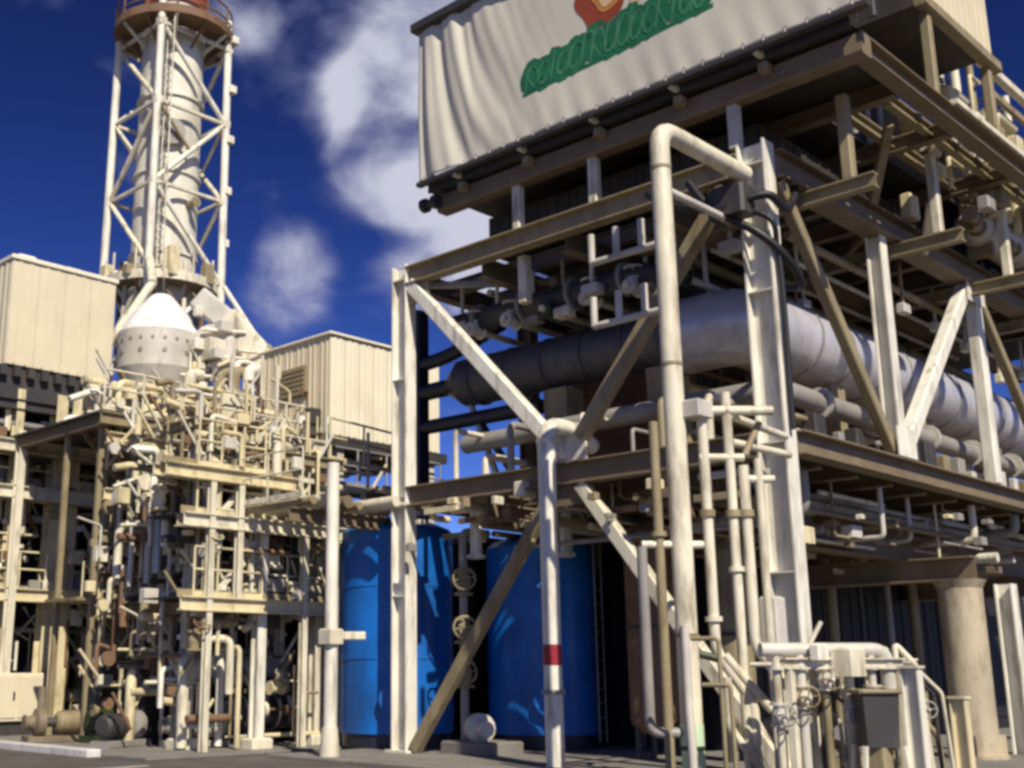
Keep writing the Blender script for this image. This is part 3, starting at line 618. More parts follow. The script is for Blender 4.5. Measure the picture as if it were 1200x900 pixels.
tq = thing('slim_grey_pipe', 'slim grey pipe standing just behind the tall bent cream pipe', 'pipe', (15.25, 9.75, 0))
obj('pipe', M().tube([(15.25, 9.75, 0.06), (15.25, 9.75, 9.2), (17.3, 9.75, 9.2)], .07, n=10), PALEGREY, tq)
for z in (8.3, 7.2):
    t = obj('side_arm', M().tube([(15.25, 9.75, z), (15.25, 11.2, z)], .06, n=8), PALEGREY, tq)
    for y in (10.2, 10.7, 11.2): obj('stub', M().tube([(15.25, y, z), (15.25, y, z+.5)], .06, n=8), PALEGREY, t)
# black hoses slung round the column head
hs = thing('black_hose', 'black hoses drooping round the head of the near corner column', 'hose', (17.2, 9.4, 9.3))
def droop(a, b, sag, r, n=9):
    a, b = Vector(a), Vector(b)
    return M().tube([a.lerp(b, i/n) - Vector((0, 0, sag*4*(i/n)*(1-i/n))) for i in range(n+1)], r, bend=.05, n=8)
def hose(name, pts, r, m_=CABLE):
    P = [Vector(p) for p in pts]; out_ = []
    for k_ in range(len(P) - 1):                       # Catmull-Rom through the points
        p0, p1, p2, p3 = P[max(k_-1, 0)], P[k_], P[k_+1], P[min(k_+2, len(P)-1)]
        for q in range(6):
            t = q/6; out_.append(.5*((2*p1) + (p2-p0)*t + (2*p0-5*p1+4*p2-p3)*t*t + (3*p1-p0-3*p2+p3)*t**3))
    out_.append(P[-1]); return obj(name, M().tube(out_, r, bend=.02, n=8), m_, hs)
hose('loop', [(17.0, 11.2, 10.05), (16.85, 10.6, 9.6), (16.95, 9.8, 9.35), (17.3, 9.08, 9.5), (17.75, 8.98, 9.35), (18.2, 9.0, 9.7), (18.4, 9.1, 10.0)], .075)
hose('loop', [(17.1, 10.4, 10.05), (17.05, 9.95, 9.4), (17.25, 9.3, 8.9), (17.6, 9.0, 8.5), (18.1, 8.98, 8.15), (18.6, 9.3, 8.2), (19.0, 10.2, 8.6)], .075)
hose('loop', [(17.15, 9.9, 9.5), (17.35, 9.08, 9.1), (17.55, 9.06, 8.6), (17.6, 9.05, 7.7), (17.62, 9.07, 6.2), (17.62, 9.07, 5.5)], .05)
obj('clamp_block', M().cbox(16.95, 17.4, 9.3, 10.0, 9.2, 9.75, .05), DARK, hs)

def small_pipe(label, pts, r, material, extras=(), group='slim pipes by the corner column'):
    t = thing('slim_pipe', label, 'pipe', pts[0], group)
    obj('pipe', M().tube(pts, r, n=10), material, t)
    for (c, ax, k) in extras: obj('collar', M().disc(c, ax, r*1.6, .07, 12), material, t)
    return t
small_pipe('shortest slim pipe on the outer side of the tall cream pipe', [(14.48, 9.65, 0), (14.48, 9.65, 5.25)], .07, OLIVE, [((14.48, 9.65, 3.6), (0,0,1), 0)])
small_pipe('slim pale pipe just inside the tall cream pipe with stepped foot', [(15.0, 9.15, 5.55), (15.0, 9.15, 1.95), (15.35, 8.82, 1.25), (15.35, 8.82, 0)], .075, CREAM, [((15.0, 9.15, 2.4), (0,0,1), 0)])
small_pipe('middle slim pipe of the pipe frame by the corner column', [(15.28, 8.90, 5.7), (15.28, 8.90, 0)], .07, CREAM, [((15.28, 8.90, 3.1), (0,0,1), 0)])
small_pipe('slim pipe ending in a long slanting foot towards the skid', [(15.41, 8.76, 4.6), (15.41, 8.76, 2.0), (15.85, 8.35, 1.25), (15.85, 8.35, 0)], .075, CREAM)
small_pipe('slim bluish pipe between the blue tank and the tall cream pipe', [(14.30, 9.83, 3.42), (14.30, 9.83, .85), (14.6, 9.54, .85)], .075, GREY)
small_pipe('slim pale pipe with swan neck at the foot of the tall pipe', [(14.55, 9.35, 2.3), (14.55, 9.35, 1.3), (14.5, 9.3, .7), (14.5, 9.3, 0)], .06, PALEGREY)
small_pipe('slim cream pipe with crooked foot beside the green banded pipe', [(15.0, 9.0, 1.6), (15.0, 9.0, .9), (15.25, 8.7, .4), (15.25, 8.7, 0)], .06, CREAM)
pf = thing('pipe_trellis', 'ladder like cream pipe trellis in front of the corner column', 'trellis', (15.2, 9.0, 0))
def bar(a, b, r=.06, m_=CREAM): obj('bar', M().tube([a, b], r, n=8), m_, pf)
bar((14.85, 9.3, 5.42), (15.75, 8.42, 5.42), .075); bar((14.95, 9.2, 4.72), (15.42, 8.75, 4.72)); bar((15.3, 8.87, 4.95), (16.9, 8.8, 4.95))
bar((15.3, 8.87, 5.35), (17.4, 9.1, 5.35)); bar((14.3, 9.83, 3.45), (15.0, 9.2, 3.45)); bar((15.55, 8.6, 0), (15.55, 8.6, 4.7), .06); bar((15.42, 8.75, 4.4), (15.72, 8.45, 4.4))
bar((15.85, 8.7, 5.3), (15.45, 8.75, 4.75), .05, OLIVE)
obj('bracket_plate', M().cbox(14.7, 15.1, 9.0, 9.35, 5.3, 5.55, .02), PALEGREY, pf)
for p in ((15.0, 9.15), (15.28, 8.9), (15.41, 8.76)):
    obj('pipe_clamp', M().disc((p[0], p[1], 3.9), (0, 0, 1), .11, .1), OLIVE, pf)
bar((15.0, 9.12, 1.85), (14.75, 9.4, 1.95), .06, GREENP); bar((15.05, 9.05, 1.9), (15.5, 8.62, 1.15), .065)
# hanging grey panel box behind
t = thing('grey_switch_box', 'pale grey switch box hung beside the foot of the corner column', 'box', (16.2, 8.9, 1.9))
obj('body', M().cbox(16.05, 16.35, 8.75, 9.05, 2.05, 2.75, .03), PALEGREY, t); obj('bracket', M().rect((16.2, 8.9, 0), (16.2, 8.9, 2.05), .07, .07, up=(0,1,0)), GREY, t)

# ------------------------------------------------------------------ valve skid and hopper, lower right
sk = thing('valve_skid', 'cream pipe skid with header, valves and small cabinet before the corner column', 'skid', (15.2, 7.3, 0))
for (x, y) in ((14.25, 7.65), (15.35, 6.75), (15.6, 8.1), (16.6, 7.1)):
    obj('leg', M().rect((x, y, 0), (x, y, 1.72), .11, .11, up=(0,1,0)), CREAM, sk)
for a, b in (((14.2, 7.7, 1.78), (15.4, 6.7, 1.78)), ((15.55, 8.15, 1.78), (16.65, 7.05, 1.78)), ((14.25, 7.65, 1.74), (15.6, 8.1, 1.74)), ((15.35, 6.75, 1.74), (16.6, 7.1, 1.74))):
    obj('top_rail', M().U(a, b, .14, .08), CREAM, sk)
obj('header', M().tube([(14.0, 7.9, 1.95), (15.3, 6.85, 1.95), (15.3, 6.85, 1.2)], .09, n=12), PALEGREY, sk)
obj('header', M().tube([(15.0, 8.35, 1.9), (16.3, 7.3, 1.9)], .11, n=12), CREAM, sk)
for i in range(5):
    x, y = 14.15 + i*.24, 7.78 - i*.20
    obj('drop', M().tube([(x, y, 1.95), (x, y, .3 + .1*(i % 2)), (x + .4, y + .2, .25)], .05 + .015*(i % 2), n=8), (CREAM, PALEGREY, OLIVE)[i % 3], sk)
    valve(sk, (x, y, 1.15 + .22*(i % 3)), (0, 0, 1), .06, (PALEGREY, CREAM, WHITE)[i % 3], (-.7, -.72, 0), (GREY, OLIVE, OLIVE)[i % 3])
    flange(sk, (x, y, 1.72), (0, 0, 1), .11, PALEGREY, .04)
obj('cabinet', M().cbox(14.62, 15.0, 6.98, 7.3, 1.62, 1.98, .03), CREAM, sk)
obj('gauge_panel', M().cbox(14.35, 14.62, 7.28, 7.42, 1.82, 2.02, .02), WHITE, sk)
obj('lever', M().tube([(14.45, 7.5, 1.95), (14.6, 7.35, 2.3)], .03, n=8), CREAM, sk)
for i in range(26):
    t_ = rng.random(); x, y = 14.0 + t_*2.3 + rng.uniform(-.2, .2), 8.1 - t_*1.5 + rng.uniform(-.1, .5); h = rng.uniform(.7, 2.1)
    k_ = i % 3
    if k_ == 0: obj('hose', M().tube([(x, y, 0), (x, y, h), (x + rng.uniform(.15, .4), y - .2, h - .3), (x + .4, y - .2, 0)], rng.choice((.025, .04)), n=8), rng.choice((CREAM, OLIVE, PALEGREY, DARK)), sk)
    elif k_ == 1: obj('slim_riser', M().tube([(x, y, 0), (x, y, h), (x - .1, y + .35, h)], rng.choice((.03, .045, .06)), n=8), rng.choice((CREAM, WHITE, PALEGREY, OLIVE)), sk)
    else: valve(sk, (x, y, h*.6), (0, 0, 1), .05, rng.choice((CREAM, PALEGREY, OLIVE)), (-.7, -.72, 0), rng.choice((RUSTY, GREY)))
hp = thing('dark_hopper', 'dark square hopper on splayed legs in front of the skid', 'hopper', (14.75, 6.75, 0))
obj('bin', M().add([(14.42,6.8,1.42),(14.72,6.48,1.42),(15.04,6.78,1.42),(14.74,7.1,1.42),(14.46,6.8,.78),(14.72,6.53,.78),(14.99,6.8,.78),(14.72,7.06,.78)],
    [(3,2,1,0),(0,1,5,4),(1,2,6,5),(2,3,7,6),(3,0,4,7),(4,5,6,7)]), DARK, hp)
obj('rim', M().tube([(14.4,6.8,1.44),(14.72,6.46,1.44),(15.06,6.78,1.44),(14.74,7.12,1.44),(14.4,6.8,1.44)], .03, bend=.02, n=6), OLIVE, hp)
for a, b in (((14.42,6.82,.8),(14.36,6.86,0)),((14.72,6.48,.8),(14.72,6.4,0)),((15.02,6.8,.8),(15.08,6.8,0)),((14.72,7.1,.8),(14.72,7.2,0))): obj('leg', M().rect(a, b, .06, .06, up=(0,1,0)), CREAM, hp)
obj('chute', M().rect((14.72, 6.8, .8), (14.72, 6.8, .35), .3, .3, up=(0,1,0)), OLIVE, hp)
for i, (x, y, h, w, lab) in enumerate(((14.98, 6.42, 1.72, .15, 'wide cream stub post between the hopper and the lower cream stub post'), (15.55, 6.1, 1.35, .13, 'lower cream stub post beside the big column'))):
    t = thing('stub_post', lab, 'post', (x, y, 0)); obj('shaft', M().H((x,y,0),(x,y,h), w*1.5, w, up=(0,1,0), tf=.02, tw=.015), WHITE if i == 0 else YELLOW, t); obj('cap_plate', M().box(x-w*.7, x+w*.7, y-w*.9, y+w*.9, h, h+.03), CREAM, t); obj('foot_plate', M().box(x-w, x+w, y-w*1.2, y+w*1.2, 0, .03), CREAM, t)
# pumps under the floor edge
def pump(label, x, y, ang, s, m1, m2, z=.06):
    t = thing('pump', label, 'pump', (x, y, z), 'pumps on the ground')
    a = V(math.cos(ang), math.sin(ang), 0); c = V(x, y, z + .5*s)
    obj('baseplate', M().rect(V(x,y,z+.08*s) - a*.8*s, V(x,y,z+.08*s) + a*.8*s, .6*s, .16*s), m2, t)
    mo = obj('motor', M().lathe(c - a*.75*s, a, [(0,0),(.2*s,0),(.28*s,.06*s),(.28*s,.7*s),(.2*s,.78*s),(0,.78*s)], 18), m1, t)
    for k_ in range(6): obj('fin', M().lathe(c - a*(.62 - .09*k_)*s, a, [(.27*s,0),(.305*s,0),(.305*s,.03*s),(.27*s,.03*s)], 18), m1, mo)
    obj('coupling', M().lathe(c, a, [(.12*s,0),(.12*s,.3*s)], 12), DARK, t)
    obj('volute', M().lathe(c + a*.3*s, a, [(0,0),(.2*s,0),(.36*s,.05*s),(.36*s,.25*s),(.2*s,.32*s),(.14*s,.5*s),(.2*s,.5*s),(.2*s,.56*s),(0,.56*s)], 18), m2, t)
    obj('discharge', M().tube([c + a*.42*s, c + a*.42*s + V(0,0,.9*s)], .11*s, n=10), m2, t)
    return t
pump('grey pump in shade behind the big lower column', 21.2, 10.2, R(10), .9, GREY, OLIVE)
ts = thing('pipe_stand', 'cream pipe stand with clamp between the blue tank and pipe rack', 'pipe', (15.7, 18.25, 0))
obj('pipe', M().tube([(15.68, 18.25, 0), (15.68, 18.25, 5.85)], .13, n=14), WHITE, ts)
obj('clamp', M().cbox(15.5, 15.86, 18.05, 18.45, 2.2, 2.5, .03), CREAM, ts)
obj('clamp_arm', M().rect((15.7, 18.25, 2.36), (16.2, 17.8, 2.36), .16, .16), CREAM, ts)
obj('foot', M().lathe((15.68, 18.25, 0), (0, 0, 1), [(.3, 0), (.3, .05), (.2, .05), (.16, .6), (0, .6)], 16), CREAM, ts)

# bridge of pipes between the module and the left plant
br = thing('pipe_bridge', 'bridge of brown and cream pipes running from the floor to the pipe rack', 'pipe bridge', (16, 18.6, 4.6))
obj('bearer', M().H((15.3, 19.2, 4.85), (19.2, 19.2, 4.85), .3, .2), BROWN, br); obj('bearer', M().H((15.3, 24.0, 4.85), (19.2, 24.0, 4.85), .3, .2), BROWN, br)
for i in range(8):
    x = 15.55 + i*.32; obj('pipe', M().tube([(x, 17.9 if x > 17 else 18.7, 5.12 + .05*(i % 2)), (x, 26.5, 5.12 + .05*(i % 2))], (.09, .12, .07, .14)[i % 4], n=10), (OLIVE, CREAM, PALEGREY, BROWN)[i % 4], br)
handrail(br, (15.4, 18.9, 5.2), (15.4, 26, 5.2), CREAM)
for y in (19.2, 24.0): obj('leg', M().H((18.9, y, 0), (18.9, y, 4.7), .22, .2, up=(0,1,0)), CREAM, br)

# ------------------------------------------------------------------ left plant: near pipe rack
rk = thing('pipe_rack', 'near cream steel pipe rack crowded with pipes left of the blue tanks', 'pipe rack', (16.2, 21.3, 0))
lr = random.Random(21)
def rcol(root, x, y, z1, d=.26, bf=.22, m_=CREAM, z0=.055):
    c = obj('column', M().H((x,y,z0),(x,y,z1), d, bf, up=(0,1,0)), m_, root)
    obj('base_plate', M().cbox(x-.28, x+.28, y-.28, y+.28, z0, z0+.22, .04), CREAM, c); return c
for (x, y, z1, m_) in ((16.2, 21.3, 5.85, WHITE), (14.95, 22.2, 7.2, CREAM), (18.1, 21.6, 6.6, CREAM), (16.2, 25.2, 8.0, OLIVE), (18.9, 25.2, 8.0, CREAM), (21.3, 25.2, 8.0, CREAM), (21.9, 22.0, 6.6, CREAM)):
    rcol(rk, x, y, z1, m_=m_)
for (z, xa, xb, m_) in ((3.05, 14.2, 18.4, YELLOW), (4.8, 13.95, 16.4, YELLOW), (5.82, 13.3, 16.9, YELLOW), (6.5, 16.0, 18.6, OLIVE)):
    obj('beam', M().H((xa, 21.3, z), (xb, 21.3, z), .26, .2), m_, rk)
for z in (3.05, 4.8, 5.82, 7.2):
    obj('beam', M().H((14.4, 25.2, z), (22.2, 25.2, z), .28, .2), YELLOW if z != 4.8 else OLIVE, rk)
    for x in (14.9, 16.2, 18.1): obj('beam', M().H((x, 21.45, z - .02), (x, 25.05, z - .02), .24, .18), OLIVE, rk)
for a, b, m_ in (((15.98,21.28,6.15),(15.0,21.28,4.95),CREAM), ((14.6,21.28,5.7),(14.88,21.28,4.95),CREAM), ((14.85,21.28,3.2),(15.7,21.28,4.0),CREAM), ((17.2,21.4,6.2),(17.7,21.4,5.2),CREAM), ((17.5,21.5,4.2),(18.0,21.5,3.2),PALEGREY), ((18.9,25.1,4.9),(21.2,25.1,3.2),CREAM)):
    obj('brace', M().rect(a, b, .13, .13), m_, rk)
obj('dark_upright', M().rect((17.25, 21.5, 2.9), (17.25, 21.5, 5.7), .28, .26, up=(0,1,0)), DARK, rk)
for z, a in ((3.2, 14), (4.95, 14), (5.96, 13.6)):
    for i in range(9):
        y = 21.75 + i*.36; r = lr.choice((.04, .06, .08, .1)); x1 = lr.uniform(17.5, 22)
        a0 = 14.75 + lr.uniform(-.35, .5)
        obj('pipe', M().tube([(a0, y, z - lr.uniform(.5, 1.6)), (a0, y, z + r), (x1, y, z + r)] + ([(x1, y, z + r - lr.uniform(1, 2))] if i % 3 == 0 else []), r, n=8), lr.choice((CREAM, YELLOW, PALEGREY, OLIVE, GALV, WHITE, RUSTY)), rk)
for i in range(26):
    x = lr.uniform(14.3, 18.6); y = lr.choice((21.15, 21.9, 22.8, 23.7)); z0 = lr.choice((.1, 1.2, 3.2, 5.0)); z1 = z0 + lr.uniform(1, 2.6); r = lr.choice((.04, .06, .09, .12))
    obj('riser', M().tube([(x, y, z0), (x, y, z1), (x + lr.uniform(-.8, .8), y + lr.uniform(.2, 1), z1)], r, n=8), lr.choice((CREAM, YELLOW, WHITE, OLIVE, PALEGREY)), rk)
for i in range(16):
    x = lr.uniform(13.7, 18.4); y = lr.choice((21.2, 21.9, 22.8)); z = lr.choice((1.3, 2.3, 3.55, 4.2, 5.3, 6.2))
    valve(rk, (x, y, z), lr.choice(((1,0,0),(0,0,1),(0,1,0))), lr.uniform(.06, .11), lr.choice((CREAM, YELLOW, PALEGREY, OLIVE)), (0,-.6,.8), lr.choice((RUSTY, GREY, YELLOW)))
for i in range(14):
    x = lr.uniform(13.5, 18.2); y = lr.uniform(21.2, 22.2); z = lr.choice((2.6, 3.4, 4.4, 5.2, 6.1)); w = lr.uniform(.08, .25)
    obj('junction_box', M().cbox(x-w, x+w, y-.1, y+.1, z, z+w*1.6, .02), lr.choice((CREAM, YELLOW, OLIVE, GREY, DARK)), rk)
for yy in (21.9, 23.6):
    for z in (3.2, 5.95): obj('grating', M().box(14.5, 18.2, yy-.35, yy+.8, z-.03, z), DARK, rk)

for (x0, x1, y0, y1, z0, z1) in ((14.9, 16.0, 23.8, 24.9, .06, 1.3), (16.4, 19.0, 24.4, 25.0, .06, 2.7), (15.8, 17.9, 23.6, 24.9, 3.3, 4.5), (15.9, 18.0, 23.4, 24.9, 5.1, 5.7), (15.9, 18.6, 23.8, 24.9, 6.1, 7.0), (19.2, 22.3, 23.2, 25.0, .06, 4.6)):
    obj('shade_backing', M().cbox(x0, x1, y0, y1, z0, z1, .06), BLACK, rk)  # black boxes added so the bays behind read as shade
for i in range(46):
    p = V(lr.uniform(14.2, 18.4), lr.uniform(21.2, 23.2), lr.choice((.3, 1.2, 2.0, 2.9, 3.3, 4.0, 4.7, 5.1, 5.7, 6.1, 6.9))); d = lr.choice((V(1,0,0), V(0,0,1), V(0,0,1), V(1,0,0), V(0,1,0))) * lr.uniform(.5, 1.9)
    obj('conduit', M().tube([p, p + d], lr.choice((.025, .035, .05)), n=6), lr.choice((CREAM, YELLOW, OLIVE, RUSTY, GREY, WHITE, DARK)), rk)
# elevated deck above the rack, with machinery, rails
dk2 = thing('upper_deck', 'crowded cream deck of pipes and rails between the two clad boxes', 'deck', (14.5, 25.5, 7.8))
for i in range(10): obj('deck_plate', M().box(14.3 + i*.95 + .01, 14.3 + (i+1)*.95 - .01, 25.35, 30.5, 7.86, 7.92), CLAD, dk2)
obj('edge_beam', M().H((14.3, 25.4, 7.72), (24.2, 25.4, 7.72), .3, .2), OLIVE, dk2); obj('edge_beam', M().H((14.3, 30.4, 7.72), (24.2, 30.4, 7.72), .3, .2), OLIVE, dk2)
for x in (14.5, 17.0, 19.5, 22.0, 24.0):
    obj('cross_beam', M().H((x, 25.55, 7.7), (x, 30.3, 7.7), .26, .2), BROWN, dk2)
    obj('support', M().H((x, 29.9, .055), (x, 29.9, 7.55), .24, .2, up=(0,1,0)), CREAM if x < 23 else OLIVE, dk2)
for k_ in range(4): handrail(dk2, (14.4 + k_*2.3, 25.45, 7.92), (16.6 + k_*2.3, 25.45, 7.92), YELLOW if k_ % 2 else CREAM, r=.03)
for i in range(40):
    x = lr.uniform(14.8, 22.2); y = lr.uniform(25.7, 29.5); h = lr.uniform(.5, 1.7 if x > 17 else 1.1); r = lr.choice((.06, .09, .13, .18)); m_ = lr.choice((CREAM, YELLOW, CREAM, OLIVE, PALEGREY, WHITE))
    k_ = i % 4
    if k_ == 0: obj('riser', M().tube([(x, y, 7.92), (x, y, 7.92+h), (x + lr.uniform(.5, 1.4), y, 7.92+h), (x + 1.4, y+.1, 7.95)], r, n=10), m_, dk2)
    elif k_ == 1: obj('drum', M().lathe((x, y, 8.25), (1, 0, 0), [(0,0),(r*1.8,.02),(r*2.3,.15),(r*2.3,1.0),(r*1.8,1.15),(0,1.17)], 14), m_, dk2)
    elif k_ == 2: obj('machine_box', M().cbox(x-.35, x+.35, y-.3, y+.3, 7.92, 7.92+h*.9, .04), m_, dk2)
    else: valve(dk2, (x, y, 8.3 + h*.3), lr.choice(((1,0,0),(0,0,1))), r*.9, m_, (0,-.6,.8), RUSTY)
for i in range(9): obj('light_fitting', M().cbox(17.2 + i*.55, 17.2 + i*.55 + .2, 25.15, 25.3, 7.95 + .06*(i % 3), 8.12 + .06*(i % 3), .03), WHITE, dk2)
for i in range(5): obj('long_pipe', M().tube([(14.6, 25.75 + .3*i, 8.1 + .22*i), (23.8, 25.75 + .3*i, 8.1 + .22*i)], (.08, .12, .06)[i % 3], n=8), (CREAM, YELLOW, PALEGREY)[i % 3], dk2)

# ------------------------------------------------------------------ left plant: far rack with the clad box on top
fr = thing('far_rack', 'far cream steel rack carrying the square cream box at the picture edge', 'steel structure', (15.9, 30.8, 0))
for (x, m_, d) in ((14.77, YELLOW, .28), (16.0, YELLOW, .42), (16.5, YELLOW, .42), (17.75, CREAM, .22), (19.6, CREAM, .24), (21.4, OLIVE, .26), (12.6, CREAM, .26)):
    rcol(fr, x, 30.8, 9.4, d=d, bf=d*.8, m_=m_)
for x in (12.6, 15.5, 18.4, 21.4): rcol(fr, x, 34.5, 9.4, m_=OLIVE)
for z, m_ in ((3.65, YELLOW), (6.4, CREAM), (7.66, CREAM), (8.95, DARK)):
    obj('beam', M().H((11.5, 30.72, z), (18.2 if z != 3.65 else 21.6, 30.72, z), .3, .22), m_, fr)
    obj('beam', M().H((11.5, 34.5, z), (21.6, 34.5, z), .3, .22), OLIVE, fr)
    if z < 9: obj('floor_grating', M().box(11.5, 21.4, 30.95, 34.3, z + .05, z + .1), DARK, fr)
for i in range(22):
    x = lr.uniform(14, 21); z0 = lr.choice((.1, 3.8, 6.5, 6.5)); h = lr.uniform(.8, 2.3); r = lr.choice((.06, .1, .15, .2)); y = lr.uniform(31, 33)
    obj('riser', M().tube([(x, y, z0), (x, y, z0+h), (x + lr.uniform(-1.2, 1.2), y + .2, z0+h)], r, n=10), lr.choice((CREAM, YELLOW, OLIVE, GREY, PALEGREY, RUSTY)), fr)
for i in range(12):
    z = lr.choice((2.9, 4.2, 5.6, 7.0, 8.4)) + lr.uniform(-.2, .2)
    obj('pipe', M().tube([(lr.uniform(12, 16), 31 + i*.25, z), (lr.uniform(17, 21.5), 31 + i*.25, z)], lr.choice((.07, .12, .18)), n=10), lr.choice((CREAM, YELLOW, GREY, OLIVE, PALEGREY)), fr)
for z in (3.8, 6.55): handrail(fr, (12.5, 30.6, z), (17.6, 30.6, z), YELLOW, r=.03)
for i in range(8):
    x = lr.uniform(14, 18); z = lr.choice((3.8, 6.55, 7.8)); w = lr.uniform(.15, .4)
    obj('cabinet', M().cbox(x-w, x+w, 30.95, 31.35, z, z + w*2.2, .03), lr.choice((CREAM, GREY, OLIVE, DARK, PALEGREY)), fr)
for i in range(5): obj('drum', M().lathe((13.2 + i*1.5, 32.4, (4.6, 7.2, 1.4, 4.7, 1.6)[i]), (1, 0, 0), [(0,0),(.4,.04),(.55,.25),(.55,1.0),(.4,1.2),(0,1.25)], 18), (GREY, PALEGREY, OLIVE, YELLOW, DARK)[i], fr)
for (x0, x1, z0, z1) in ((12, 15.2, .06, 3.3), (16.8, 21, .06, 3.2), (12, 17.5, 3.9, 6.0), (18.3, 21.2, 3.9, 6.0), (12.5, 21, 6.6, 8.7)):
    obj('shade_backing', M().cbox(x0, x1, 33.2, 34.3, z0, z1, .06), BLACK, fr)  # black boxes standing for shade at the back of the far rack
for i in range(60):
    p = V(lr.uniform(13.6, 19.6), lr.uniform(30.4, 32.0), lr.uniform(.5, 9.0)); d = lr.choice((V(1,0,0), V(0,0,1), V(0,0,1), V(.6,0,-.8))) * lr.uniform(.6, 2.2)
    obj('conduit', M().tube([p, p + d], lr.choice((.03, .045, .07)), n=6), lr.choice((CREAM, YELLOW, OLIVE, RUSTY, GREY, DARK, YELLOW)), fr)
for i in range(24):
    x = lr.uniform(13.6, 19.2); z = lr.choice((2.9, 3.75, 4.6, 5.8, 6.5, 7.8)); w = lr.uniform(.1, .28)
    obj('junction_box', M().cbox(x-w, x+w, 30.45, 30.6, z, z+w*1.7, .02), lr.choice((CREAM, YELLOW, OLIVE, RUSTY, GREY)), fr)
bk = thing('far_hall', 'plant hall closing the view behind the left racks, near-black in place of shade', 'building', (12, 40, 0))
obj('wall_core', M().box(9, 30, 40, 46, 0.055, 8.2), BLACK, bk)  # near-black backdrop for the shadowed gaps between the racks
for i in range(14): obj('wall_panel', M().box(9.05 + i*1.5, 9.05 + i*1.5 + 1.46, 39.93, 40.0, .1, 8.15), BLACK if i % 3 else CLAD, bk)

bl = thing('square_box', 'plain square cream clad box on top of the far rack', 'enclosure', (14.2, 30.6, 9.7))
obj('core', M().box(14.2, 17.45, 30.66, 34.2, 10.05, 13.14), PANEL, bl)
panel_wall(bl, 'x', 30.66, 14.16, 17.49, 10.05, 13.14, -1, PANEL, 4, gap=.006)
panel_wall(bl, 'y', 14.2, 30.66, 34.2, 10.05, 13.14, -1, PANEL, 4, gap=.006)
obj('roof_trim', M().cbox(14.1, 17.55, 30.54, 34.3, 13.14, 13.26, .02), PANELW, bl)
obj('vent_cap', M().cbox(14.4, 15.0, 30.8, 31.4, 13.26, 13.42, .05), HOOD, bl); obj('vent_cap', M().cbox(15.9, 16.5, 30.8, 31.4, 13.26, 13.38, .05), HOOD, bl)
obj('underframe', M().box(13.9, 17.7, 30.7, 34.4, 9.1, 10.0), DARK, bl)
for i in range(9): obj('underframe_cleat', M().box(14.0 + i*.42, 14.2 + i*.42, 30.5, 30.7, 9.7, 9.98), DARK, bl)
brx = thing('corner_box', 'pale ribbed clad box with two visible walls beside the white corner column', 'enclosure', (20.8, 24.4, 7.9))
obj('core', M().box(20.86, 25.2, 24.46, 27.6, 8.05, 10.93), PANELW, brx)
panel_wall(brx, 'x', 24.46, 20.81, 25.2, 8.05, 10.93, -1, PANELW, 8)
panel_wall(brx, 'y', 20.86, 24.41, 27.6, 8.05, 10.93, -1, PANEL, 6)  # shade on this side put into a darker cladding colour
obj('roof_trim', M().cbox(20.72, 25.3, 24.32, 27.7, 10.93, 11.0, .02), PANELW, brx)
obj('floor_frame', M().box(20.5, 25.3, 24.2, 27.7, 7.72, 8.0), DARK, brx)
lv = obj('louvre_frame', M().box(20.72, 20.8, 25.4, 26.5, 9.3, 10.2), OLIVE, brx)
for i in range(6): obj('louvre_slat', M().box(20.68, 20.72, 25.45, 26.45, 9.36 + i*.14, 9.44 + i*.14), OLIVE, lv)
obj('wall_unit', M().cbox(20.4, 20.78, 24.7, 25.0, 8.35, 8.8, .03), DARK, brx)
for x in (21.2, 24.8):
    obj('support', M().H((x, 24.5, .055), (x, 24.5, 7.7), .26, .22, up=(0,1,0)), PALEGREY, brx)
handrail(brx, (20.5, 24.1, 6.6), (24.9, 24.1, 6.6), GALV, r=.03)
obj('lower_walk', M().box(20.3, 25.2, 23.9, 25.2, 6.5, 6.58), DARK, brx)

# ------------------------------------------------------------------ stack, tower, hood
TX, TY = 22.7, 36.4
st = thing('stack', 'cream round exhaust stack with red top inside the lattice tower', 'chimney', (TX, TY, 8))
obj('shaft', M().lathe((TX, TY, 8), (0, 0, 1), [(0, 0), (1.22, 0), (1.22, 6), (1.2, 12), (1.18, 18.9)], 36), STACKM, st)
obj('red_top', M().lathe((TX, TY, 26.9), (0, 0, 1), [(1.2, 0), (1.26, .02), (1.26, 3.2), (1.1, 3.2), (1.1, 2)], 36), REDTOP, st)
for z in (11.5, 14, 16.6, 19.8, 22.9, 25.4): obj('stiffening_ring', M().lathe((TX, TY, z), (0, 0, 1), [(1.19, 0), (1.29, 0), (1.29, .1), (1.19, .1)], 36), STACKM, st)
obj('hatch', M().lathe((TX - .6, TY - 1.05, 21.3), (-.35, -.94, 0), [(.45, 0), (.45, .2), (.52, .2), (.52, .26), (.3, .27), (.12, .3), (0, .3)], 20), GREY, st)
obj('sample_port', M().lathe((TX + .2, TY - 1.15, 18.6), (.1, -1, 0), [(.14, 0), (.14, .5), (.2, .5), (.2, .56), (0, .56)], 12), OLIVE, st)
tw = thing('lattice_tower', 'white steel lattice tower with diagonal bracing round the stack', 'tower', (TX, TY, 8))
hs_ = 1.52; levels = [12.6, 15.8, 19.0, 22.2, 25.4]
cor = [(-1, -1), (1, -1), (1, 1), (-1, 1)]
for sx, sy in cor: obj('leg', M().tube([(TX + sx*hs_*1.06, TY + sy*hs_*1.06, 7.9), (TX + sx*hs_, TY + sy*hs_, 26.6)], .15, n=10), WHITE, tw)
for z in levels:
    for i in range(4):
        a, b = cor[i], cor[(i+1) % 4]
        obj('girt', M().rect((TX+a[0]*hs_, TY+a[1]*hs_, z), (TX+b[0]*hs_, TY+b[1]*hs_, z), .13, .13), CREAM, tw)
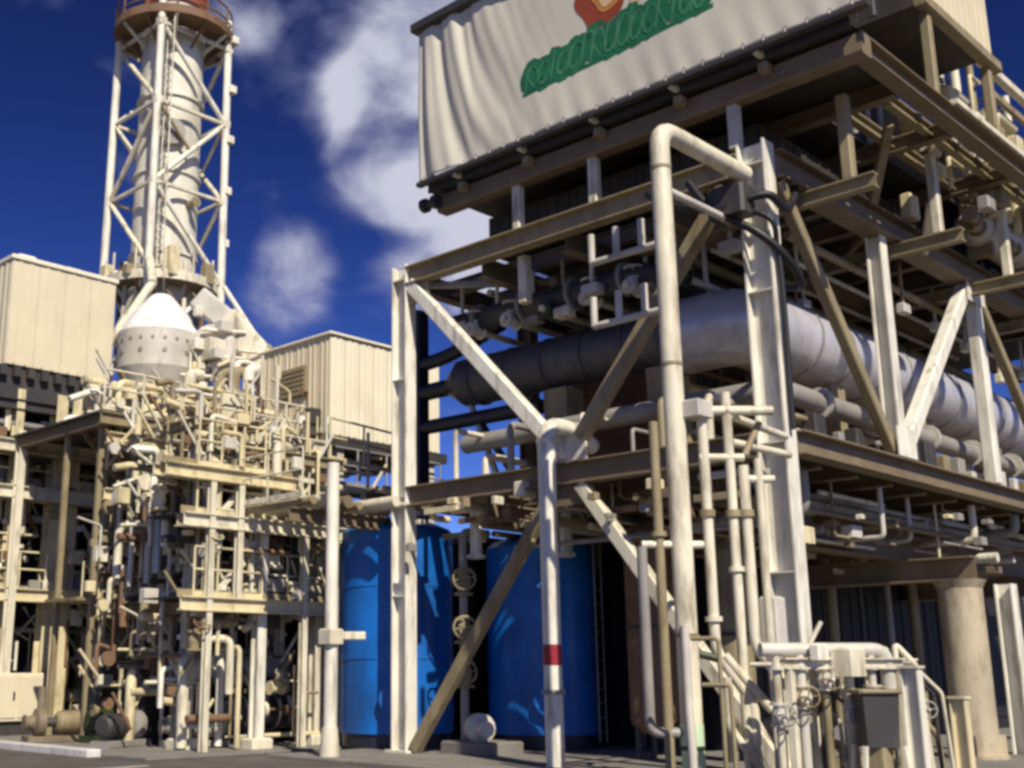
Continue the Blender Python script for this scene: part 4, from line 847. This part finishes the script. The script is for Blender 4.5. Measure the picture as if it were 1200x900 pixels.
for k_ in range(len(levels) - 1):
    for i in range(4):
        a, b = cor[i], cor[(i+1) % 4]; z0, z1 = levels[k_], levels[k_+1]; zm = (z0+z1)/2
        A, B = V(TX+a[0]*hs_, TY+a[1]*hs_, 0), V(TX+b[0]*hs_, TY+b[1]*hs_, 0); Mi = (A+B)/2
        up_ = V(0, 0, 1)
        obj('brace', M().tube([A + up_*z0, B + up_*z1] if k_ % 2 == 0 else [A + up_*z1, B + up_*z0], .1, n=8), (WHITE, CREAM)[i % 2], tw)
        obj('brace', M().tube([A + up_*z1, Mi + up_*zm], .075, n=8), OLIVE if i == 0 else CREAM, tw)
        if i < 2: obj('gusset', M().cbox(A.x-.16, A.x+.16, A.y-.16, A.y+.16, z1-.16, z1+.16, .03), CREAM, tw)
for z, ro, m_ in ((25.75, 2.3, RUSTY), (15.3, 2.1, OLIVE)):
    obj('ring_platform', M().lathe((TX, TY, z), (0, 0, 1), [(1.3, 0), (ro, 0), (ro, .16), (1.3, .16), (1.3, 0)], 24), m_, tw)
    for k_ in range(12):
        a = 2*math.pi*k_/12; x, y = TX + ro*.98*math.cos(a), TY + ro*.98*math.sin(a)
        obj('rail_post', M().rect((x, y, z + .1), (x, y, z + 1.15), .07, .07, up=(0,1,0)), RUSTY if z > 20 else CREAM, tw)
        obj('bracket', M().rect((TX + 1.25*math.cos(a), TY + 1.25*math.sin(a), z - .75), (x, y, z - .02), .09, .12), RUSTY if k_ % 2 else CREAM, tw)
    if z > 20:
      for h in (.6, 1.12): obj('rail', M().ring((TX, TY, z + h), (0, 0, 1), ro*.98, .04, 24), RUSTY if z > 20 else CREAM, tw)
    obj('toe_board', M().lathe((TX, TY, z), (0, 0, 1), [(ro, 0), (ro + .03, 0), (ro + .03, .34), (ro, .34)], 24), RUSTY if z > 20 else CREAM, tw)
obj('stay', M().tube([(20.5, 33.4, 14.6), (19.2, 33.9, 12.2)], .16, n=10), CREAM, tw); obj('stay', M().tube([(21.2, 34.9, 16.0), (20.4, 33.3, 14.5)], .16, n=10), CREAM, tw)
obj('stay', M().tube([(24.3, 34.7, 15.6), (25.8, 33.6, 12.8)], .1, n=10), WHITE, tw)
for k_ in range(5): obj('light_fitting', M().cbox(TX + 1.5, TX + 1.8, TY - 1.7 - .05*k_, TY - 1.5, 17.2 + 2.1*k_, 17.5 + 2.1*k_, .03), WHITE, tw)
lad = M()
for s_ in (-.22, .22): lad.tube([(TX - 1.15, TY - 1.62 + s_, 15.6), (TX - 1.15, TY - 1.62 + s_, 26.5)], .03, n=6)
for q in range(34): lad.tube([(TX - 1.15, TY - 1.84, 15.9 + q*.31), (TX - 1.15, TY - 1.4, 15.9 + q*.31)], .018, n=5)
obj('ladder', lad, CREAM, tw)
for i in range(16):
    a = 2*math.pi*i/16; rr = 1.55 + .45*(i % 2); x, y = TX + rr*math.cos(a), TY + rr*math.sin(a)
    obj('base_fitting', M().cbox(x-.2, x+.2, y-.2, y+.2, 15.45, 15.85 + .35*(i % 3), .04) if i % 2 else M().tube([(x, y, 12.5), (x, y, 16.2 + .2*(i % 4))], .09, n=8), (CREAM, OLIVE, RUSTY, YELLOW)[i % 4], tw)
hd = thing('cone_hood', 'white cone shaped hood at the foot of the lattice tower', 'hood', (20.6, 33.0, 8.5))
obj('cone', M().lathe((20.6, 33.0, 12.55), (0, 0, 1), [(1.38, 0), (.95, .75), (.42, 1.35), (.3, 1.45), (0, 1.45)], 32), HOOD, hd)
obj('collar', M().lathe((20.6, 33.0, 11.3), (0, 0, 1), [(1.0, -.9), (1.38, 0), (1.38, 1.25)], 32), PALEGREY, hd)
obj('drum', M().lathe((20.6, 33.0, 8), (0, 0, 1), [(1.0, 0), (1.0, 2.45)], 32), PALEGREY, hd)
for k_ in range(22):
    a = 2*math.pi*k_/22; c = V(20.6 + 1.38*math.cos(a), 33 + 1.38*math.sin(a), 12.2)
    obj('louvre', M().disc(c, (math.cos(a), math.sin(a), 0), .06, .05, 10), GREY, hd)
    if k_ % 2: obj('louvre', M().disc(c - V(0, 0, .42), (math.cos(a), math.sin(a), 0), .08, .05, 10), GREY, hd)
du = thing('sloping_duct', 'stepped cream duct sloping down from the tower towards the corner box', 'duct', (22.5, 31, 8))
sl = [((21.6, 32.2, 13.9), (22.3, 31.4, 13.0), .9), ((22.2, 31.5, 13.1), (23.1, 30.6, 11.7), 1.1), ((22.9, 30.8, 11.9), (23.6, 29.8, 10.6), 1.25)]
for a, b, w in sl:
    s0 = obj('section', M().rect(a, b, w, w*.9), CREAM if w > 1 else PALEGREY, du)
    obj('joint_frame', M().rect(V(*a) + (V(*b)-V(*a))*.92, V(*b), w*1.12, w*1.0), OLIVE, s0)
obj('pipe', M().tube([(21.3, 31.6, 8), (21.3, 31.6, 12.6), (22.0, 31.0, 12.6), (22.0, 31.0, 8)], .26, n=14), PALEGREY, du)
for i in range(9):
    x, y = 20.4 + i*.36, 31.6 - i*.3; h = lr.uniform(1, 3)
    obj('riser', M().tube([(x, y, 7.9), (x, y, 8.6 + h), (x+.4, y-.1, 8.6 + h)], lr.choice((.08, .13, .2)), n=10), lr.choice((PALEGREY, CREAM, WHITE, OLIVE)), du)
for i in range(8):
    x, y = 20.6 + i*.38, 31.1 - i*.32; w = lr.uniform(.2, .42)
    obj('machine_box', M().cbox(x-w, x+w, y-w, y+w, 8.4 + lr.uniform(0, 1), 9.6 + lr.uniform(0, 1.2), .05), lr.choice((PALEGREY, CREAM, WHITE, GREY)), du)
for i in range(34):
    t_ = lr.random(); x, y = 20.9 + t_*2.9 + lr.uniform(-.3, .3), 31.6 - t_*3.0 + lr.uniform(-.4, .4); zt = 13.4 - t_*2.9; z = lr.uniform(8.3, zt); w = lr.uniform(.12, .36)
    if i % 3 == 0: obj('machine_box', M().cbox(x-w, x+w, y-w, y+w, z, z + w*lr.uniform(1.5, 3), .04), lr.choice((PALEGREY, CREAM, WHITE, HOOD)), du)
    elif i % 3 == 1: obj('elbow_pipe', M().tube([(x, y, 8.0), (x, y, z), (x + lr.uniform(.4, .9), y - .2, z), (x + .9, y - .3, z - .6)], lr.choice((.07, .11, .16)), n=10), lr.choice((PALEGREY, CREAM, WHITE, YELLOW)), du)
    else: obj('conduit', M().tube([(x - .5, y + .3, z), (x + .8, y - .4, z)], .06, n=8), lr.choice((CREAM, OLIVE, WHITE, DARK)), du)
obj('platform', M().box(20.0, 24.2, 29.4, 33.5, 7.93, 8.02), DARK, du)

# ------------------------------------------------------------------ stairs, vessels and machines at ground level, left
sr = thing('zigzag_stair', 'brown zigzag steel stair descending between the two left racks', 'stair', (15.7, 27.1, 0))
SXO, SYO = -1.35, -1.2
flights = [((16.3+SXO, 28.3+SYO, 7.9), (18.6+SXO, 28.3+SYO, 5.5)), ((18.6+SXO, 27.5+SYO, 5.5), (16.6+SXO, 27.5+SYO, 3.4)), ((16.6+SXO, 28.3+SYO, 3.4), (19.4+SXO, 28.3+SYO, 0.06))]
for a, b in flights:
    A, B = V(*a), V(*b)
    for dy in (-.38, .38): obj('stringer', M().rect(A + V(0, dy, 0), B + V(0, dy, 0), .05, .26), OLIVE, sr)
    n = 10
    for i in range(n):
        p = A.lerp(B, (i+.5)/n); obj('tread', M().box(p.x-.14, p.x+.14, p.y-.36, p.y+.36, p.z-.02, p.z+.02), RUSTY, sr)
    for dy in (-.38, .38):
        m = M()
        for h in (.55, 1.0): m.tube([A + V(0, dy, h), B + V(0, dy, h)], .028, n=6)
        for i in range(5): p = A.lerp(B, i/4); m.tube([p + V(0, dy, 0), p + V(0, dy, 1.0)], .028, n=6)
        obj('stair_rail', m, YELLOW, sr)
for x, z in ((18.9, 5.5), (16.2, 3.4)): obj('landing', M().box(x+SXO-.6, x+SXO+.6, 27.1+SYO, 28.7+SYO, z-.08, z), OLIVE, sr)
for x, y in ((16.0, 27.1), (19.5, 27.1), (16.0, 28.8), (19.5, 28.8)): obj('post', M().rect((x+SXO, y+SYO, .055), (x+SXO, y+SYO, 7.65), .14, .14, up=(0,1,0)), OLIVE if x < 17 else CREAM, sr)
def drum(label, x, y, z, r, l, m_, ax=(1, 0, 0)):
    t = thing('horizontal_drum', label, 'vessel', (x, y, .055), 'drums on the ground')
    a = V(*ax).normalized(); c = V(x, y, z)
    obj('shell', M().lathe(c - a*l/2, a, [(0,0),(r*.6,.03),(r*.9,.12),(r,.3),(r,l-.3),(r*.9,l-.12),(r*.6,l-.03),(0,l)], 28), m_, t)
    for k_ in (-.3, .3): p = c + a*l*k_; obj('saddle', M().box(p.x-.12, p.x+.12, p.y-r*.8, p.y+r*.8, .055, z-r*.5), DARK, t)
    for k_ in (-.35, 0, .35): obj('band', M().lathe(c + a*(l*k_), a, [(r-.01,0),(r+.02,0),(r+.02,.06),(r-.01,.06)], 28), GALV, t)
    obj('nozzle', M().tube([c + V(0,0,r*.9), c + V(0,0,r+.4)], .1, n=10), m_, t)
    return t
drum('silver insulated drum lying behind the slim white rack column', 16.9, 23.2, 1.78, .42, 3.0, SILVER)
drum('second silver drum lying behind the first under the rack', 18.9, 24.2, 1.75, .45, 2.8, SILVER)
drum('dark drum lying low under the near rack', 17.6, 22.7, .75, .40, 2.6, NAVY)
drum('dark drum lying low at the back of the rack', 20.1, 23.6, .85, .45, 2.4, DARK)
pump('grey pump on the ground under the near rack', 15.5, 22.6, R(160), .9, PALEGREY, GREY, .055)
pump('pale pump between the dark drums under the rack', 19.2, 22.5, R(40), .75, PALEGREY, CREAM, .055)
pump('black pump beside the rack column foot', 14.4, 23.8, R(20), .9, DARK, GREY, .055)
pump('dark green pump in front of the stair foot', 15.3, 25.6, R(5), 1.0, GREENP, GREENP, .055)
pump('olive pump left of the dark green pump', 14.2, 26.4, R(170), .9, OLIVE, BROWN, .055)
cb = thing('cream_cabinet', 'low cream cabinet on dark feet beside the paired yellow columns', 'cabinet', (14.8, 29.9, 0))
obj('body', M().cbox(13.2, 15.55, 29.6, 30.3, .42, 1.62, .05), PANEL, cb); obj('plinth', M().box(13.3, 15.45, 29.7, 30.25, .055, .42), DARK, cb)
for i in range(3): d_ = obj('door', M().box(13.3 + i*.75, 13.98 + i*.75, 29.57, 29.6, .5, 1.52), PANEL, cb); obj('handle', M().box(13.88 + i*.75, 13.93 + i*.75, 29.54, 29.57, .95, 1.15), DARK, d_)
vv = thing('olive_vessel', 'olive upright vessel standing in shade behind the stair', 'vessel', (18.3, 31.5, 0))
obj('shell', M().lathe((18.5, 32.0, .6), (0, 0, 1), [(0,0),(.6,.08),(.8,.4),(.8,4.0),(.6,4.35),(0,4.45)], 24), OLIVE, vv)
for a in (.5, 2.1, 3.7, 5.2): obj('leg', M().rect((18.5+.65*math.cos(a), 32+.65*math.sin(a), .055), (18.5+.65*math.cos(a), 32+.65*math.sin(a), 1.0), .12, .12, up=(0,1,0)), OLIVE, vv)
flange(vv, (18.5, 32, 2.8), (0, 0, 1), .9, OLIVE)
dr = random.Random(77)
GOLD = (CREAM, YELLOW, YELLOW, CREAM, OLIVE, WHITE, RUSTY, PALEGREY, YELLOW)
def crowd(root, xs, ys, zs, n, slope=0.0):
    """small plant fittings: elbows, valves, boxes, brackets and short runs filling a bay"""
    for i in range(n):
        x = dr.uniform(*xs); y = dr.uniform(*ys) + slope*(x - xs[0]); z = dr.uniform(*zs); m_ = dr.choice(GOLD); k_ = i % 6; r = dr.choice((.03, .045, .06, .09))
        if k_ == 0: obj('elbow', M().tube([(x, y, z), (x, y, z + dr.uniform(.3, .9)), (x + dr.choice((-1, 1))*dr.uniform(.3, .8), y, z + .9 if False else z + dr.uniform(.3, .9))], r, n=7), m_, root)
        elif k_ == 1: obj('short_run', M().tube([(x, y, z), (x + dr.uniform(.6, 1.7), y, z)], r, n=7), m_, root)
        elif k_ == 2: w = dr.uniform(.07, .2); obj('fitting_box', M().cbox(x-w, x+w, y-w*.6, y+w*.6, z, z+w*dr.uniform(1.2, 2.4), .015), m_, root)
        elif k_ == 3: obj('upright', M().rect((x, y, z), (x, y, z + dr.uniform(.6, 1.5)), .07, .07, up=(0,1,0)), m_, root)
        elif k_ == 4: obj('angle_brace', M().rect((x, y, z), (x + dr.choice((-.5, .5)), y, z + dr.uniform(.5, .8)), .06, .06), m_, root)
        else: obj('blind_flange', M().disc((x, y, z), dr.choice(((0,-1,0), (1,0,0), (0,0,1))), dr.uniform(.1, .2), .1, 12), m_, root)
for z, xa, xb in ((3.05, 13.9, 18.6), (4.8, 13.9, 18.4), (5.82, 13.4, 16.9)):
    obj('front_beam', M().H((xa, 20.98, z), (xb, 20.98, z), .30, .2), YELLOW if z != 4.8 else CREAM, rk)
    obj('kick_plate', M().box(xa, xb, 21.1, 21.12, z + .15, z + .3), OLIVE, rk)
    obj('walk_plate', M().box(xa, xb, 21.12, 22.4, z + .12, z + .15), BLACK, rk)
for x, z0, z1 in ((14.6, .06, 5.7), (15.35, 3.2, 5.7), (17.2, .06, 4.7), (18.25, .06, 4.7)): obj('front_post', M().H((x, 20.98, z0), (x, 20.98, z1), .15, .14, up=(0,1,0)), CREAM, rk)
for (z0, z1) in ((3.3, 4.6), (5.0, 5.65), (6.0, 7.0)): obj('shade_backing', M().cbox(15.5, 18.3, 22.5, 23.3, z0, z1, .05), BLACK, rk)  # black backing added for dark gaps between the levels
crowd(rk, (14.4, 18.3), (21.25, 22.4), (2.7, 7.2), 130)
crowd(rk, (14.4, 18.4), (21.4, 22.8), (.2, 2.7), 45)
crowd(rk, (14.0, 15.6), (22.3, 25.2), (.3, 7.3), 150)
crowd(rk, (14.4, 18.3), (21.0, 21.5), (2.9, 7.2), 60)
crowd(sr, (14.9, 18.3), (25.9, 26.2), (.4, 7.2), 90)
crowd(rk, (18.0, 22.2), (21.8, 24.4), (3.0, 6.6), 60)
crowd(dk2, (14.5, 23.6), (25.3, 27.0), (7.0, 9.0), 190)
crowd(dk2, (15.0, 20.5), (25.4, 26.5), (5.0, 7.6), 60)
for z, m_ in ((3.65, YELLOW), (6.4, CREAM), (7.66, CREAM)):
    obj('front_beam', M().H((11.5, 30.1, z), (19.9, 30.1, z), .34, .22), m_, fr)
    obj('walk_plate', M().box(11.5, 19.9, 30.2, 32.1, z + .1, z + .14), BLACK, fr)
for (z0, z1) in ((.1, 3.2), (3.9, 6.1), (6.7, 7.4), (7.9, 8.7)): obj('shade_backing', M().cbox(12, 20.5, 32.3, 33, z0, z1, .05), BLACK, fr)  # black backing added for shaded bays of the far rack
crowd(fr, (13.4, 19.8), (30.5, 31.6), (2.8, 8.8), 120)
crowd(fr, (13.8, 19.8), (30.5, 31.6), (.2, 2.8), 30)
for z in (3.2, 4.95, 5.98):
    handrail(rk, (14.3, 21.1, z), (16.1, 21.1, z), YELLOW, r=.028, step=.6); handrail(rk, (16.4, 21.35, z), (18.2, 21.35, z), CREAM, r=.028, step=.6)
handrail(dk2, (18.2, 21.3, 6.6), (22.0, 21.9, 6.6), YELLOW, r=.03)
crowd(du, (20.8, 23.9), (31.2, 32.0), (8.2, 11.3), 90, -.95)
